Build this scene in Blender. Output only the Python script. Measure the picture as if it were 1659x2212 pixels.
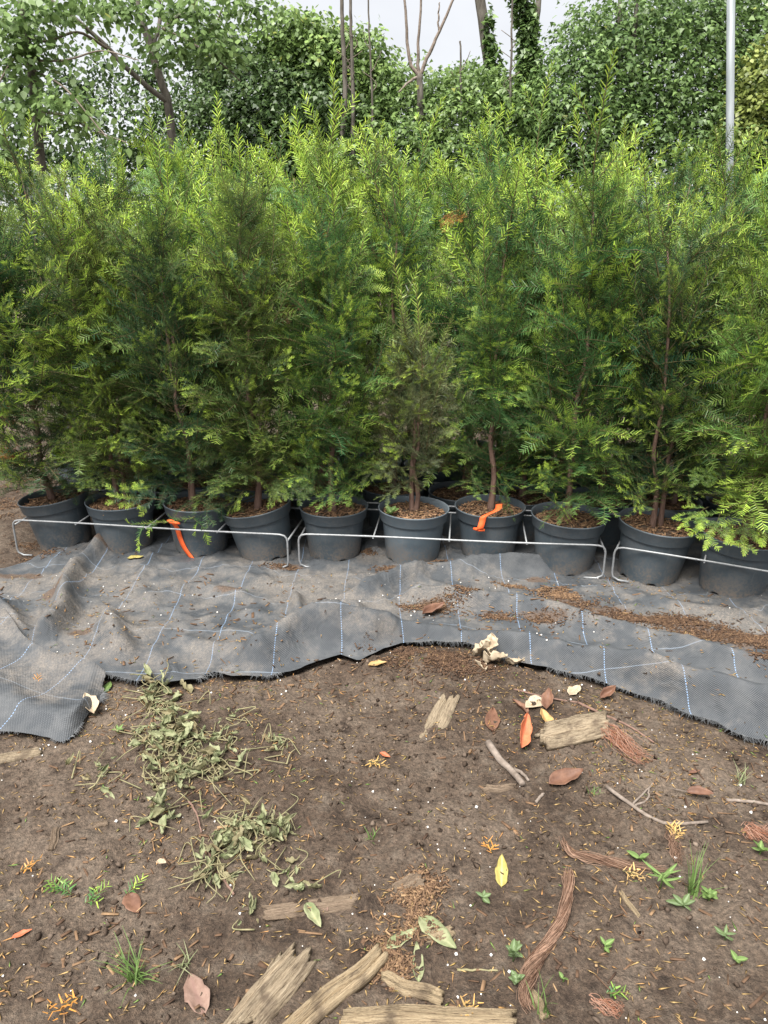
import bpy, math, random
import numpy as np
from mathutils import Vector, Matrix, Euler
for o in list(bpy.data.objects): bpy.data.objects.remove(o)
R = math.radians
SC = bpy.context.scene
COL = SC.collection
# ------------------------------------------------------------------ camera
CAMZ, PITCH, FP = 1.5, R(20), 1661.0          # pixel units: photograph shown at 1659 x 2212
cd = bpy.data.cameras.new('camera'); cam = bpy.data.objects.new('camera', cd); COL.objects.link(cam)
cam.location = (0, 0, CAMZ); cam.rotation_euler = (R(90)-PITCH, 0, 0)
cd.sensor_fit = 'VERTICAL'; cd.sensor_height = 24; cd.lens = 24*FP/2212
cd.clip_start = .05; cd.clip_end = 2000
SC.camera = cam
# ------------------------------------------------------------------ sky, sun, exposure
SUN_EL, SUN_AZ = R(62), R(210)               # overcast: veiled sun high behind the camera
w = bpy.data.worlds.new('World'); SC.world = w; w.use_nodes = True
nt = w.node_tree; nt.nodes.clear()
out = nt.nodes.new('ShaderNodeOutputWorld'); bg = nt.nodes.new('ShaderNodeBackground')
sky = nt.nodes.new('ShaderNodeTexSky'); sky.sky_type = 'NISHITA'; sky.sun_disc = False
sky.sun_elevation = SUN_EL; sky.sun_rotation = SUN_AZ
tc = nt.nodes.new('ShaderNodeTexCoord'); ns = nt.nodes.new('ShaderNodeTexNoise')
ns.inputs['Scale'].default_value = 2.6; ns.inputs['Detail'].default_value = 5
mp = nt.nodes.new('ShaderNodeMapping'); mp.inputs['Scale'].default_value = (1, 1, 2.2)
nt.links.new(tc.outputs['Generated'], mp.inputs[0]); nt.links.new(mp.outputs[0], ns.inputs['Vector'])
cr = nt.nodes.new('ShaderNodeValToRGB')
cr.color_ramp.elements[0].position = .3; cr.color_ramp.elements[0].color = (2.6, 2.62, 2.7, 1)
cr.color_ramp.elements[1].position = .7; cr.color_ramp.elements[1].color = (3.3, 3.3, 3.35, 1)
nt.links.new(ns.outputs['Fac'], cr.inputs[0])
mx = nt.nodes.new('ShaderNodeMix'); mx.data_type = 'RGBA'; mx.inputs[0].default_value = .93
nt.links.new(sky.outputs[0], mx.inputs[6]); nt.links.new(cr.outputs[0], mx.inputs[7])
nt.links.new(mx.outputs[2], bg.inputs['Color']); bg.inputs['Strength'].default_value = .1
nt.links.new(bg.outputs[0], out.inputs[0])
sd = bpy.data.lights.new('sun', 'SUN'); sd.energy = 3.6; sd.angle = R(40); sd.color = (1, .96, .9)
sun = bpy.data.objects.new('sun', sd); COL.objects.link(sun)
sun.rotation_euler = (R(90)-SUN_EL, 0, R(180)-SUN_AZ+R(0))
sun.rotation_euler = Vector((-math.sin(SUN_AZ)*math.cos(SUN_EL), -math.cos(SUN_AZ)*math.cos(SUN_EL), -math.sin(SUN_EL))).to_track_quat('-Z', 'Y').to_euler()
SC.view_settings.view_transform = 'Standard'; SC.view_settings.look = 'None'
SC.view_settings.exposure = 1.65; SC.view_settings.gamma = 1
SC.cycles.max_bounces = 4; SC.cycles.diffuse_bounces = 2; SC.cycles.glossy_bounces = 2; SC.cycles.transmission_bounces = 2
# ------------------------------------------------------------------ maths helpers
rng = np.random.default_rng(11); rnd = random.Random(5)
TAB = np.random.default_rng(3).random((256, 256))
def vn(x, y):
    x = np.asarray(x, float); y = np.asarray(y, float)
    xi = np.floor(x).astype(int); yi = np.floor(y).astype(int); fx = x-xi; fy = y-yi
    fx = fx*fx*(3-2*fx); fy = fy*fy*(3-2*fy)
    a = TAB[xi & 255, yi & 255]; b = TAB[(xi+1) & 255, yi & 255]; c = TAB[xi & 255, (yi+1) & 255]; d = TAB[(xi+1) & 255, (yi+1) & 255]
    return (a*(1-fx)+b*fx)*(1-fy)+(c*(1-fx)+d*fx)*fy
def fbm(x, y, o=4):
    s = 0; a = 1; n = 0
    for i in range(o):
        s = s+a*(vn(x*2**i+17.3*i, y*2**i+5.1*i)-.5); n += a; a *= .5
    return s/n*2
CP, SP = math.cos(PITCH), math.sin(PITCH)
def ray(x, y):
    u = (x-829.5)/FP; v = (1106-y)/FP
    return np.array([u, CP+v*SP, -SP+v*CP])
def px(x, y, z=0.0):
    d = ray(x, y); t = (z-CAMZ)/d[2]; return np.array([d[0]*t, d[1]*t, z])
def pxd(x, y, Y):
    d = ray(x, y); t = Y/d[1]; return np.array([d[0]*t, Y, CAMZ+d[2]*t])
def sst(a, b, x): t = np.clip((x-a)/(b-a), 0, 1); return t*t*(3-2*t)
def seg_dist(X, Y, P):
    best = np.full(np.shape(X), 1e9)
    for (ax, ay), (bx, by) in zip(P[:-1], P[1:]):
        dx, dy = bx-ax, by-ay
        t = np.clip(((X-ax)*dx+(Y-ay)*dy)/(dx*dx+dy*dy+1e-12), 0, 1)
        best = np.minimum(best, np.hypot(X-ax-t*dx, Y-ay-t*dy))
    return best
# ------------------------------------------------------------------ fabric and ground heights
FRONT = [(-200,1330),(0,1368),(90,1432),(190,1458),(280,1483),(350,1488),(425,1483),(450,1466),(465,1463),(500,1474),(565,1474),(635,1459),(700,1434),(735,1424),(775,1438),(800,1425),(830,1410),(870,1402),(940,1398),(1015,1402),(1060,1418),(1110,1438),(1180,1453),(1255,1468),(1345,1498),(1430,1523),(1485,1553),(1550,1570),(1580,1590),(1659,1610),(1900,1690)]
BACK = [(-200,1290),(0,1243),(60,1225),(130,1196),(200,1176),(280,1150),(420,1120),(700,1100),(1000,1100),(1659,1130),(1900,1140)]
FW = np.array([px(*p)[:2] for p in FRONT]); BW = np.array([px(*p)[:2] for p in BACK])
def yF(x): return np.interp(x, FW[:, 0], FW[:, 1])+.010*fbm(np.asarray(x)*22, 3.3, 3)
def yB(x): return np.interp(x, BW[:, 0], BW[:, 1])
RIDGES = [
 ([(225,1172),(165,1213),(140,1268),(135,1318),(100,1358)], .085, .045),
 ([(-150,1240),(0,1313),(30,1363),(60,1403),(125,1438),(190,1450)], .085, .05),
 ([(560,1388),(625,1353),(675,1338),(740,1335),(830,1340),(980,1350),(1105,1372),(1250,1402),(1400,1437),(1659,1505),(1800,1535)], .125, .062),
 ([(900,1275),(1020,1295),(1130,1303),(1205,1318),(1280,1340),(1380,1363),(1480,1393),(1580,1423),(1659,1438),(1800,1470)], .068, .042),
 ([(790,1275),(830,1258),(915,1233),(1020,1220),(1130,1213),(1180,1216)], .065, .045),
 ([(645,1322),(640,1290)], .045, .022),
 ([(232,1330),(262,1400)], .055, .05),
 ([(700,1312),(765,1318)], .055, .05),
 ([(320,1300),(420,1270),(520,1290)], .032, .04),
 ([(400,1390),(520,1410)], .035, .045),
 ([(480,1230),(560,1260)], .018, .04),
 ([(1420,1300),(1560,1330),(1700,1390)], .018, .05),
 ([(560,1330),(450,1345)], .016, .03), ([(330,1215),(300,1260),(330,1310)], .014, .03)]
RW = [([tuple(px(a, b, h*.8)[:2]) for a, b in p], h, wd) for p, h, wd in RIDGES]
def low(x, y): return .014*fbm(np.asarray(x)*1.1+4, np.asarray(y)*1.1, 2)
def fz(x, y):
    z = low(x, y)+.022+.010*fbm(x*3.2, y*3.2+9, 3)+.004*fbm(x*13, y*13+2, 2)+.016*(1-np.abs(fbm(x*2.6+y*1.9+31, y*4.5-x*1.5, 2)))**9+.010*(1-np.abs(fbm(x*5.1-y*2.6+11, y*6.5+x*2.2, 2)))**8
    for P, h, wd in RW:
        d = seg_dist(x, y, P); z = z+h*np.exp(-(d/wd)**2)*(.75+.5*vn(x*6+h*99, y*6))
    e = sst(0, .09, y-yF(x)); z = z*e+(low(x, y)+.016+.012*vn(x*7+3, y*7))*(1-e)
    return z
def inside(x, y): return (y > yF(x)) & (y < yB(x))
def gz(x, y):
    x = np.asarray(x, float); y = np.asarray(y, float)
    rough = .012*fbm(x*5, y*5, 3)+.012*fbm(x*15+8, y*15, 3)+.011*np.abs(fbm(x*31, y*31+7, 3))
    pm = px(900, 1440); rough = rough+.030*np.exp(-(((x-pm[0])/.30)**2+((y-pm[1])/.08)**2))
    far = np.exp(-(np.maximum(0, np.hypot(x, y-2)-6)/6))
    k = 1-sst(-.03, .03, y-yF(x))*(y < yB(x)+.02)*(y > yF(x)-.1)
    return low(x, y)*far+rough*k*far-.012*(1-k)
def surf(x, y):
    return float(fz(np.array(x), np.array(y))) if bool(inside(x, y)) else float(gz(x, y))
def G(x, y, dz=0):
    p = px(x, y)
    for i in range(2): p = px(x, y, surf(p[0], p[1]))
    return Vector((p[0], p[1], surf(p[0], p[1])+dz))
# ------------------------------------------------------------------ mesh helpers
def mesh_np(name, V, Fs, mats=(), midx=None, attrs=None, smooth=False):
    me = bpy.data.meshes.new(name); V = np.asarray(V, np.float32); me.vertices.add(len(V)); me.vertices.foreach_set('co', V.ravel())
    Fs = [np.asarray(f, np.int32) for f in Fs if len(f)]
    loops = np.concatenate([f.ravel() for f in Fs]); tot = np.concatenate([np.full(len(f), f.shape[1]) for f in Fs])
    st = np.concatenate([[0], np.cumsum(tot)[:-1]]).astype(np.int32)
    me.loops.add(len(loops)); me.loops.foreach_set('vertex_index', loops)
    me.polygons.add(len(tot)); me.polygons.foreach_set('loop_start', st)
    if midx is not None: me.polygons.foreach_set('material_index', np.asarray(midx, np.int32))
    for m in mats: me.materials.append(m)
    me.update(calc_edges=True)
    for k, a in (attrs or {}).items():
        at = me.attributes.new(k, 'FLOAT', 'POINT'); at.data.foreach_set('value', np.asarray(a, np.float32))
    if smooth: me.polygons.foreach_set('use_smooth', np.ones(len(tot), bool))
    return me
def obj(name, me, parent=None, loc=None, rot=None, label=None, cat=None, group=None, kind=None):
    o = bpy.data.objects.new(name, me); COL.objects.link(o)
    if parent: o.parent = parent
    if loc is not None: o.location = loc
    if rot is not None: o.rotation_euler = rot
    if label: o['label'] = label
    if cat: o['category'] = cat
    if group: o['group'] = group
    if kind: o['kind'] = kind
    return o
def empty(name, loc, label, cat, group=None):
    o = obj(name, None, None, loc, None, label, cat, group); o.empty_display_size = .1; return o
class MB:
    def __init__(s): s.V = []; s.F3 = []; s.F4 = []; s.n = 0; s.A = []
    def add(s, V, F, a=0.0):
        V = np.asarray(V, float); F = np.asarray(F, int)
        (s.F4 if F.shape[1] == 4 else s.F3).append(F+s.n); s.V.append(V); s.n += len(V)
        s.A.append(np.full(len(V), a) if np.isscalar(a) else np.asarray(a))
    def tube(s, path, r0, r1=None, sides=6, a=0.0, cap=True):
        P = np.asarray(path, float); n = len(P); r1 = r0 if r1 is None else r1
        rr = np.linspace(r0, r1, n) if np.isscalar(r0) else np.asarray(r0)
        T = np.gradient(P, axis=0); T /= np.linalg.norm(T, axis=1)[:, None]+1e-9
        up = np.array([0, 0, 1.]) if abs(T[0][2]) < .8 else np.array([1., 0, 0])
        V = []; pv = None
        for i in range(n):
            u = np.cross(T[i], up) if pv is None else pv-T[i]*np.dot(pv, T[i])
            u /= np.linalg.norm(u)+1e-9; pv = u; v = np.cross(T[i], u)
            ang = np.arange(sides)*2*math.pi/sides
            V.append(P[i]+rr[i]*(np.cos(ang)[:, None]*u+np.sin(ang)[:, None]*v))
        V = np.concatenate(V); F = []
        for i in range(n-1):
            for k in range(sides):
                k2 = (k+1) % sides; F.append((i*sides+k, i*sides+k2, (i+1)*sides+k2, (i+1)*sides+k))
        s.add(V, F, a)
        if cap:
            b = s.n-len(V)
            V2 = np.array([P[0], P[-1]]); c0 = s.n; s.V.append(V2); s.A.append(np.full(2, a) if np.isscalar(a) else np.zeros(2)); s.n += 2
            s.F3.append(np.array([(c0, b+(k+1) % sides, b+k) for k in range(sides)]+[(c0+1, b+(n-1)*sides+k, b+(n-1)*sides+(k+1) % sides) for k in range(sides)]))
    def mesh(s, name, mats, smooth=True, attr=None):
        return mesh_np(name, np.concatenate(s.V), ([np.concatenate(s.F4)] if s.F4 else [])+([np.concatenate(s.F3)] if s.F3 else []), mats, None, {attr: np.concatenate(s.A)} if attr else None, smooth)
def spline(P, n=24):
    P = np.asarray(P, float); m = len(P)
    if m == 2: return np.array([P[0]+(P[1]-P[0])*t for t in np.linspace(0, 1, n)])
    Q = np.vstack([2*P[0]-P[1], P, 2*P[-1]-P[-2]]); o = []
    for t in np.linspace(0, m-1-1e-6, n):
        i = int(t); f = t-i; a, b, c, d = Q[i:i+4]
        o.append(.5*((2*b)+(c-a)*f+(2*a-5*b+4*c-d)*f*f+(-a+3*b-3*c+d)*f**3))
    return np.array(o)
def rots(N, g=rng):            # random rotation matrices
    q = g.normal(size=(N, 4)); q /= np.linalg.norm(q, axis=1)[:, None]; a, b, c, d = q.T
    return np.stack([np.stack([1-2*(c*c+d*d), 2*(b*c-a*d), 2*(b*d+a*c)], -1), np.stack([2*(b*c+a*d), 1-2*(b*b+d*d), 2*(c*d-a*b)], -1), np.stack([2*(b*d-a*c), 2*(c*d+a*b), 1-2*(b*b+c*c)], -1)], 1)
def euls(yaw, pitch, roll):
    cy, sy, cp, sp, c_, s_ = np.cos(yaw), np.sin(yaw), np.cos(pitch), np.sin(pitch), np.cos(roll), np.sin(roll); z = np.zeros_like(cy); o = z+1
    A = np.stack([np.stack([cy, -sy, z], -1), np.stack([sy, cy, z], -1), np.stack([z, z, o], -1)], 1)
    B = np.stack([np.stack([cp, z, sp], -1), np.stack([z, o, z], -1), np.stack([-sp, z, cp], -1)], 1)
    C = np.stack([np.stack([o, z, z], -1), np.stack([z, c_, -s_], -1), np.stack([z, s_, c_], -1)], 1)
    return A @ B @ C
def inst(tV, tF, M, S, T):
    tV = np.asarray(tV, float); tF = np.asarray(tF); N = len(T); S = np.asarray(S)
    if S.ndim == 1: S = np.repeat(S[:, None], 3, 1)
    V = np.einsum('nij,nkj->nki', M, tV[None]*S[:, None, :])+T[:, None, :]
    F = tF[None]+(np.arange(N)*len(tV))[:, None, None]
    return V.reshape(-1, 3), F.reshape(-1, tF.shape[1])
BOXV = np.array([(x, y, z) for x in (-.5, .5) for y in (-.5, .5) for z in (-.5, .5)])
BOXF = np.array([(0,1,3,2),(4,6,7,5),(0,4,5,1),(2,3,7,6),(0,2,6,4),(1,5,7,3)])
OCTV = np.array([(1,0,0),(-1,0,0),(0,1,0),(0,-1,0),(0,0,1),(0,0,-1)])*.5
OCTF = np.array([(0,2,4),(2,1,4),(1,3,4),(3,0,4),(2,0,5),(1,2,5),(3,1,5),(0,3,5)])
# ------------------------------------------------------------------ materials
class NT:
    def __init__(s, name):
        s.m = bpy.data.materials.new(name); s.m.use_nodes = True; s.t = s.m.node_tree; s.b = s.t.nodes['Principled BSDF']; s.out = s.t.nodes['Material Output']
    def n(s, typ, **kw):
        n = s.t.nodes.new('ShaderNode'+typ)
        for k, v in kw.items(): setattr(n, k, v)
        return n
    def l(s, a, b): s.t.links.new(a, b)
    def coord(s, kind='Object'): return s.n('TexCoord').outputs[kind]
    def noise(s, scale, detail=4, rough=.55, vec=None, dist=0):
        n = s.n('TexNoise'); n.inputs['Scale'].default_value = scale; n.inputs['Detail'].default_value = detail; n.inputs['Roughness'].default_value = rough; n.inputs['Distortion'].default_value = dist
        if vec is not None: s.l(vec, n.inputs['Vector'])
        return n.outputs['Fac']
    def ramp(s, fac, stops):
        r = s.n('ValToRGB'); e = r.color_ramp.elements
        while len(e) < len(stops): e.new(.5)
        for el, (p, c) in zip(e, stops): el.position = p; el.color = (*c, 1) if len(c) == 3 else c
        s.l(fac, r.inputs[0]); return r.outputs[0]
    def mix(s, f, a, b, bt='MIX'):
        m = s.n('Mix', data_type='RGBA', blend_type=bt)
        for i, v in ((0, f), (6, a), (7, b)):
            if hasattr(v, 'links'): s.l(v, m.inputs[i])
            else: m.inputs[i].default_value = v if i == 0 else (*v, 1)
        return m.outputs[2]
    def math(s, op, a, b=None, c=None):
        m = s.n('Math', operation=op)
        for i, v in enumerate((a, b, c)):
            if v is None: continue
            if hasattr(v, 'links'): s.l(v, m.inputs[i])
            else: m.inputs[i].default_value = v
        return m.outputs[0]
    def maprange(s, v, a, b, c=0, d=1):
        m = s.n('MapRange'); s.l(v, m.inputs[0])
        for i, x in zip((1, 2, 3, 4), (a, b, c, d)): m.inputs[i].default_value = x
        return m.outputs[0]
    def bump(s, h, st=.5, dist=.01):
        b = s.n('Bump'); b.inputs['Strength'].default_value = st; b.inputs['Distance'].default_value = dist
        s.l(h, b.inputs['Height']); s.l(b.outputs[0], s.b.inputs['Normal']); return b
    def attr(s, name): return s.n('Attribute', attribute_name=name).outputs['Fac']
    def col(s, c, rough=.7, spec=.3):
        if hasattr(c, 'links'): s.l(c, s.b.inputs['Base Color'])
        else: s.b.inputs['Base Color'].default_value = (*c, 1)
        if hasattr(rough, 'links'): s.l(rough, s.b.inputs['Roughness'])
        else: s.b.inputs['Roughness'].default_value = rough
        s.b.inputs['Specular IOR Level'].default_value = spec
        return s
    def transl(s, c, f):
        tr = s.n('BsdfTranslucent'); mx = s.n('MixShader'); mx.inputs[0].default_value = f
        if hasattr(c, 'links'): s.l(c, tr.inputs[0])
        else: tr.inputs[0].default_value = (*c, 1)
        s.l(s.b.outputs[0], mx.inputs[1]); s.l(tr.outputs[0], mx.inputs[2]); s.l(mx.outputs[0], s.out.inputs[0])
def m_soil():
    s = NT('soil'); P = s.coord()
    big = s.noise(1.7, 4, .6, P); mid = s.noise(14, 6, .65, P); fine = s.noise(95, 6, .75, P); grit = s.noise(420, 2, .6, P); clod = s.noise(42, 5, .7, P)
    c = s.ramp(big, [(.30, (.048, .033, .023)), (.47, (.092, .066, .048)), (.66, (.165, .128, .098))])
    c = s.mix(s.maprange(mid, .5, .72), c, (.16, .128, .100)); c = s.mix(s.maprange(mid, .46, .30), c, (.034, .023, .017))
    c = s.mix(.75, c, s.ramp(fine, [(.3, (.22, .21, .20)), (.5, (.92, .92, .92)), (.72, (2.1, 2.0, 1.9))]), 'MULTIPLY')
    c = s.mix(s.maprange(grit, .62, .75, 0, .6), c, (.24, .19, .145))
    h = s.math('ADD', s.math('ADD', s.math('MULTIPLY', mid, .5), s.math('MULTIPLY', clod, 1.1)), s.math('ADD', s.math('MULTIPLY', fine, .5), s.math('MULTIPLY', grit, .18)))
    s.col(c, .88, .25); s.bump(h, 1., .022); return s.m
def m_var(name, stops, rough=.8, attr='var', nsc=60, bump=.3, spec=.25, tr=0):
    s = NT(name); P = s.coord(); c = s.ramp(s.attr(attr), stops)
    n = s.noise(nsc, 4, .6, P); c = s.mix(.6, c, s.ramp(n, [(.3, (.6, .6, .6)), (.7, (1.3, 1.3, 1.3))]), 'MULTIPLY')
    s.col(c, rough, spec)
    if bump: s.bump(n, bump, .003)
    if tr: s.transl(c, tr)
    return s.m
def m_fabric():
    s = NT('woven_fabric'); uv = s.coord('UV'); P = s.coord()
    sx = s.n('SeparateXYZ'); s.l(uv, sx.inputs[0]); U, V_ = sx.outputs[0], sx.outputs[1]
    big = s.noise(2.3, 5, .62, P); mid = s.noise(11, 5, .62, P); fine = s.noise(160, 4, .7, P)
    wu = s.math('SINE', s.math('MULTIPLY', U, 2*math.pi/.0068)); wv = s.math('SINE', s.math('MULTIPLY', V_, 2*math.pi/.0068))
    weave = s.math('MULTIPLY', wu, wv)
    wob = s.math('MULTIPLY', s.math('SUBTRACT', s.noise(2.2, 2, .5, P), .5), .05)
    def line(c, per, off, wd):
        f = s.math('ABSOLUTE', s.math('SUBTRACT', s.math('FRACT', s.math('ADD', s.math('DIVIDE', s.math('ADD', c, wob), per), off)), .5))
        return s.math('LESS_THAN', f, wd/per/2)
    c = s.ramp(weave, [(.0, (.042, .047, .053)), (1., (.105, .113, .123))])
    c = s.mix(s.maprange(mid, .42, .7, 0, .45), c, (.14, .142, .144))
    l1 = s.math('MULTIPLY', line(U, .235, .2, .0030), s.maprange(s.math('SINE', s.math('MULTIPLY', V_, 700)), -.6, .1))
    l2 = s.math('MULTIPLY', line(V_, .31, .35, .0035), .35)
    c = s.mix(s.math('MULTIPLY', l1, .75), c, (.24, .36, .55)); c = s.mix(l2, c, (.28, .34, .42))
    dirt = s.math('ADD', s.math('MULTIPLY', big, .62), s.math('MULTIPLY', mid, .38))
    dm = s.math('MULTIPLY', s.maprange(s.math('ADD', dirt, s.attr('dirt')), .475, .60), s.maprange(s.math('ADD', s.math('MULTIPLY', fine, .5), s.math('MULTIPLY', s.noise(45, 4, .7, P), .5)), .38, .58, .25, 1))
    c = s.mix(s.math('MULTIPLY', dm, .66), c, s.ramp(fine, [(.3, (.125, .106, .089)), (.7, (.27, .238, .205))]))
    mu = s.math('MULTIPLY', s.maprange(s.math('ADD', s.attr('mud'), s.math('MULTIPLY', s.math('SUBTRACT', mid, .5), 1.6)), .35, .6), .92)
    c = s.mix(mu, c, s.ramp(fine, [(.3, (.045, .030, .022)), (.7, (.14, .10, .075))]))
    s.col(c, s.maprange(dm, 0, 1, .55, .92), .3)
    wr = s.math('MULTIPLY', s.math('ABSOLUTE', s.math('SUBTRACT', s.noise(9, 3, .5, P, 1.2), .5)), -5.)
    s.bump(s.math('ADD', s.math('ADD', wr, s.math('MULTIPLY', weave, .35)), s.math('MULTIPLY', fine, s.math('ADD', s.math('MULTIPLY', dm, 1.2), .15))), .6, .005); return s.m
def m_pot():
    s = NT('grey_plastic'); P = s.coord(); oi = s.n('ObjectInfo')
    n = s.noise(7, 5, .6, P); f = s.noise(90, 3, .6, P); mpg = s.n('Mapping'); mpg.inputs['Scale'].default_value = (1, 1, .12); s.l(P, mpg.inputs[0]); st = s.noise(60, 3, .6, mpg.outputs[0])
    c = s.mix(s.maprange(n, .35, .7), (.052, .068, .081), (.074, .094, .110)); c = s.mix(1., c, oi.outputs['Color'], 'MULTIPLY')
    sx = s.n('SeparateXYZ'); s.l(P, sx.inputs[0])
    low_ = s.maprange(sx.outputs[2], .13, 0, 0, .8); dm = s.math('MULTIPLY', s.math('ADD', low_, .18), s.maprange(s.math('MULTIPLY', s.math('ADD', n, f), .5), .44, .6))
    c = s.mix(dm, c, (.16, .13, .105)); c = s.mix(s.maprange(st, .62, .74, 0, .25), c, (.15, .16, .165))
    s.col(c, s.maprange(n, .3, .7, .42, .62), .4); s.bump(s.math('ADD', s.math('MULTIPLY', f, .3), st), .12, .003); return s.m
def m_wood(name, a, b, c_):
    s = NT(name); uv = s.coord('Generated'); P = s.coord(); mpg = s.n('Mapping'); mpg.inputs['Scale'].default_value = (1.6, 8, 4); s.l(uv, mpg.inputs[0])
    g = s.noise(3, 6, .7, mpg.outputs[0], .3); n = s.noise(16, 4, .6, P)
    c = s.ramp(g, [(.32, c_), (.47, a), (.7, b)]); c = s.mix(s.maprange(n, .55, .72, 0, .75), c, (.085, .062, .046))
    s.col(c, .85, .15); s.bump(s.math('ADD', g, s.math('MULTIPLY', n, .3)), .9, .008); return s.m
def m_leaf(name, a, b, vein, spot, rough=.55, tr=.15, sc=30):
    s = NT(name); P = s.coord(); n = s.noise(sc, 5, .65, P); f = s.noise(150, 3, .6, P)
    c = s.mix(s.maprange(n, .35, .65), a, b); c = s.mix(s.maprange(f, .58, .72, 0, .7), c, spot)
    c = s.mix(s.math('MULTIPLY', s.attr('rib'), .7), c, vein)
    if name == 'wilted_leaf': c = s.mix(s.maprange(s.n('ObjectInfo').outputs['Random'], .55, 1, 0, .85), c, (.20, .15, .085))
    s.col(c, rough, .3); s.bump(s.math('ADD', n, s.math('MULTIPLY', f, .5)), .35, .004); s.transl(c, tr); return s.m
def m_yew():
    s = NT('yew_needles'); oi = s.n('ObjectInfo'); t = s.attr('tip'); j = s.attr('jit')
    base = s.mix(.85, oi.outputs['Color'], s.ramp(j, [(0, (.55, .6, .62)), (1, (1.45, 1.4, 1.3))]), 'MULTIPLY')
    yng = s.mix(j, (.33, .56, .06), (.62, .76, .11))
    c = s.mix(s.math('MULTIPLY', t, oi.outputs['Alpha']), base, yng)
    s.col(c, .42, .3); s.transl(c, .28); return s.m
def m_simple(name, a, b, sc=40, rough=.8, bump=.5, spec=.25, metal=0, stretch=None):
    s = NT(name); P = s.coord()
    if stretch: mpg = s.n('Mapping'); mpg.inputs['Scale'].default_value = stretch; s.l(P, mpg.inputs[0]); P = mpg.outputs[0]
    n = s.noise(sc, 5, .65, P); s.col(s.mix(s.maprange(n, .3, .7), a, b), rough, spec); s.b.inputs['Metallic'].default_value = metal
    if bump: s.bump(n, bump, .004)
    return s.m
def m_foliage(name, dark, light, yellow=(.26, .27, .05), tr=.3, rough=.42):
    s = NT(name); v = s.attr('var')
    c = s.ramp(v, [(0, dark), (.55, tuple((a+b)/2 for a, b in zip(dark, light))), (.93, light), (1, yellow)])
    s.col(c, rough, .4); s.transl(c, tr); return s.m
M = dict(soil=m_soil(), fabric=m_fabric(), pot=m_pot(), yew=m_yew(),
 fringe=m_simple('frayed_thread', (.07, .075, .082), (.17, .175, .18), 30, .7, 0),
 mulch=m_var('bark_mulch', [(0, (.045, .026, .017)), (.5, (.115, .068, .040)), (.85, (.20, .125, .07)), (1, (.30, .20, .11))]),
 potmulch=m_var('pot_mulch', [(0, (.07, .04, .026)), (.5, (.20, .115, .065)), (.85, (.32, .20, .11)), (1, (.42, .29, .16))]),
 ybark=m_simple('yew_bark', (.10, .060, .046), (.20, .126, .098), 60, .8, .7, stretch=(1, 1, .25)),
 ytwig=m_simple('yew_twig', (.055, .065, .022), (.13, .085, .045), 30, .7, 0),
 steel=m_simple('galvanised_steel', (.19, .20, .21), (.32, .33, .34), 90, .5, .1, .5, .4),
 post=m_simple('galvanised_post', (.20, .225, .235), (.32, .35, .37), 25, .55, .1, .4, .2, (1, 1, .06)),
 orange=m_simple('orange_tag', (.72, .10, .025), (.86, .16, .05), 30, .5, .05),
 bark=m_simple('grey_bark', (.06, .052, .043), (.16, .145, .125), 30, .9, .8, stretch=(1, 1, .3)),
 twig=m_simple('grey_twig', (.10, .078, .062), (.24, .20, .17), 50, .85, .6),
 root=m_var('root_fibre', [(0, (.10, .05, .03)), (.5, (.17, .105, .072)), (1, (.32, .205, .145))], .8, 'var', 80, 0),
 redroot=m_var('red_root_fibre', [(0, (.20, .07, .035)), (.5, (.26, .135, .09)), (1, (.37, .225, .165))], .8, 'var', 80, 0),
 crumb=m_var('soil_crumb', [(0, (.03, .021, .015)), (.5, (.075, .055, .042)), (.9, (.14, .108, .084)), (1, (.24, .19, .15))], .92, 'var', 160, .5, .1),
 fneedle=m_var('fallen_needle', [(0, (.12, .075, .035)), (.35, (.30, .20, .085)), (.7, (.42, .29, .13)), (.86, (.42, .21, .08)), (.9, (.12, .20, .05)), (1, (.20, .27, .08))], .7, 'var', 80, 0),
 perlite=m_var('perlite', [(0, (.55, .53, .50)), (1, (.80, .79, .77))], .9, 'var', 90, .2),
 woodA=m_wood('weathered_wood', (.24, .19, .13), (.37, .305, .22), (.06, .043, .03)),
 woodB=m_wood('pale_split_wood', (.30, .23, .145), (.43, .345, .23), (.09, .062, .042)),
 woodC=m_wood('muddy_wood', (.19, .14, .10), (.30, .235, .17), (.08, .058, .043)),
 l_yel=m_leaf('yellow_leaf', (.29, .245, .07), (.36, .31, .10), (.58, .50, .25), (.26, .15, .05)),
 l_red=m_leaf('orange_red_leaf', (.40, .105, .05), (.47, .17, .08), (.35, .08, .04), (.25, .06, .03)),
 l_brn=m_leaf('brown_leaf', (.10, .05, .034), (.19, .10, .064), (.14, .07, .045), (.10, .05, .035)),
 l_och=m_leaf('ochre_leaf', (.34, .20, .075), (.44, .30, .13), (.22, .12, .05), (.20, .10, .04)),
 l_tan=m_leaf('tan_leaf', (.33, .26, .18), (.48, .40, .29), (.30, .22, .15), (.20, .14, .09), .8),
 l_pnk=m_leaf('pinkish_leaf', (.17, .105, .08), (.26, .175, .14), (.20, .12, .10), (.16, .10, .08), .8),
 wilt=m_leaf('wilted_leaf', (.13, .16, .07), (.29, .30, .175), (.33, .34, .20), (.12, .10, .06), .7, .2, 22),
 wstem=m_simple('wilted_stem', (.13, .13, .065), (.26, .225, .13), 40, .8, .3),
 green=m_leaf('fresh_weed_leaf', (.085, .15, .038), (.15, .225, .07), (.28, .40, .14), (.10, .18, .04), .5, .25),
 bgreen=m_leaf('bluish_seedling_leaf', (.08, .125, .045), (.135, .185, .075), (.26, .34, .2), (.11, .17, .09), .6, .25))
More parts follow.
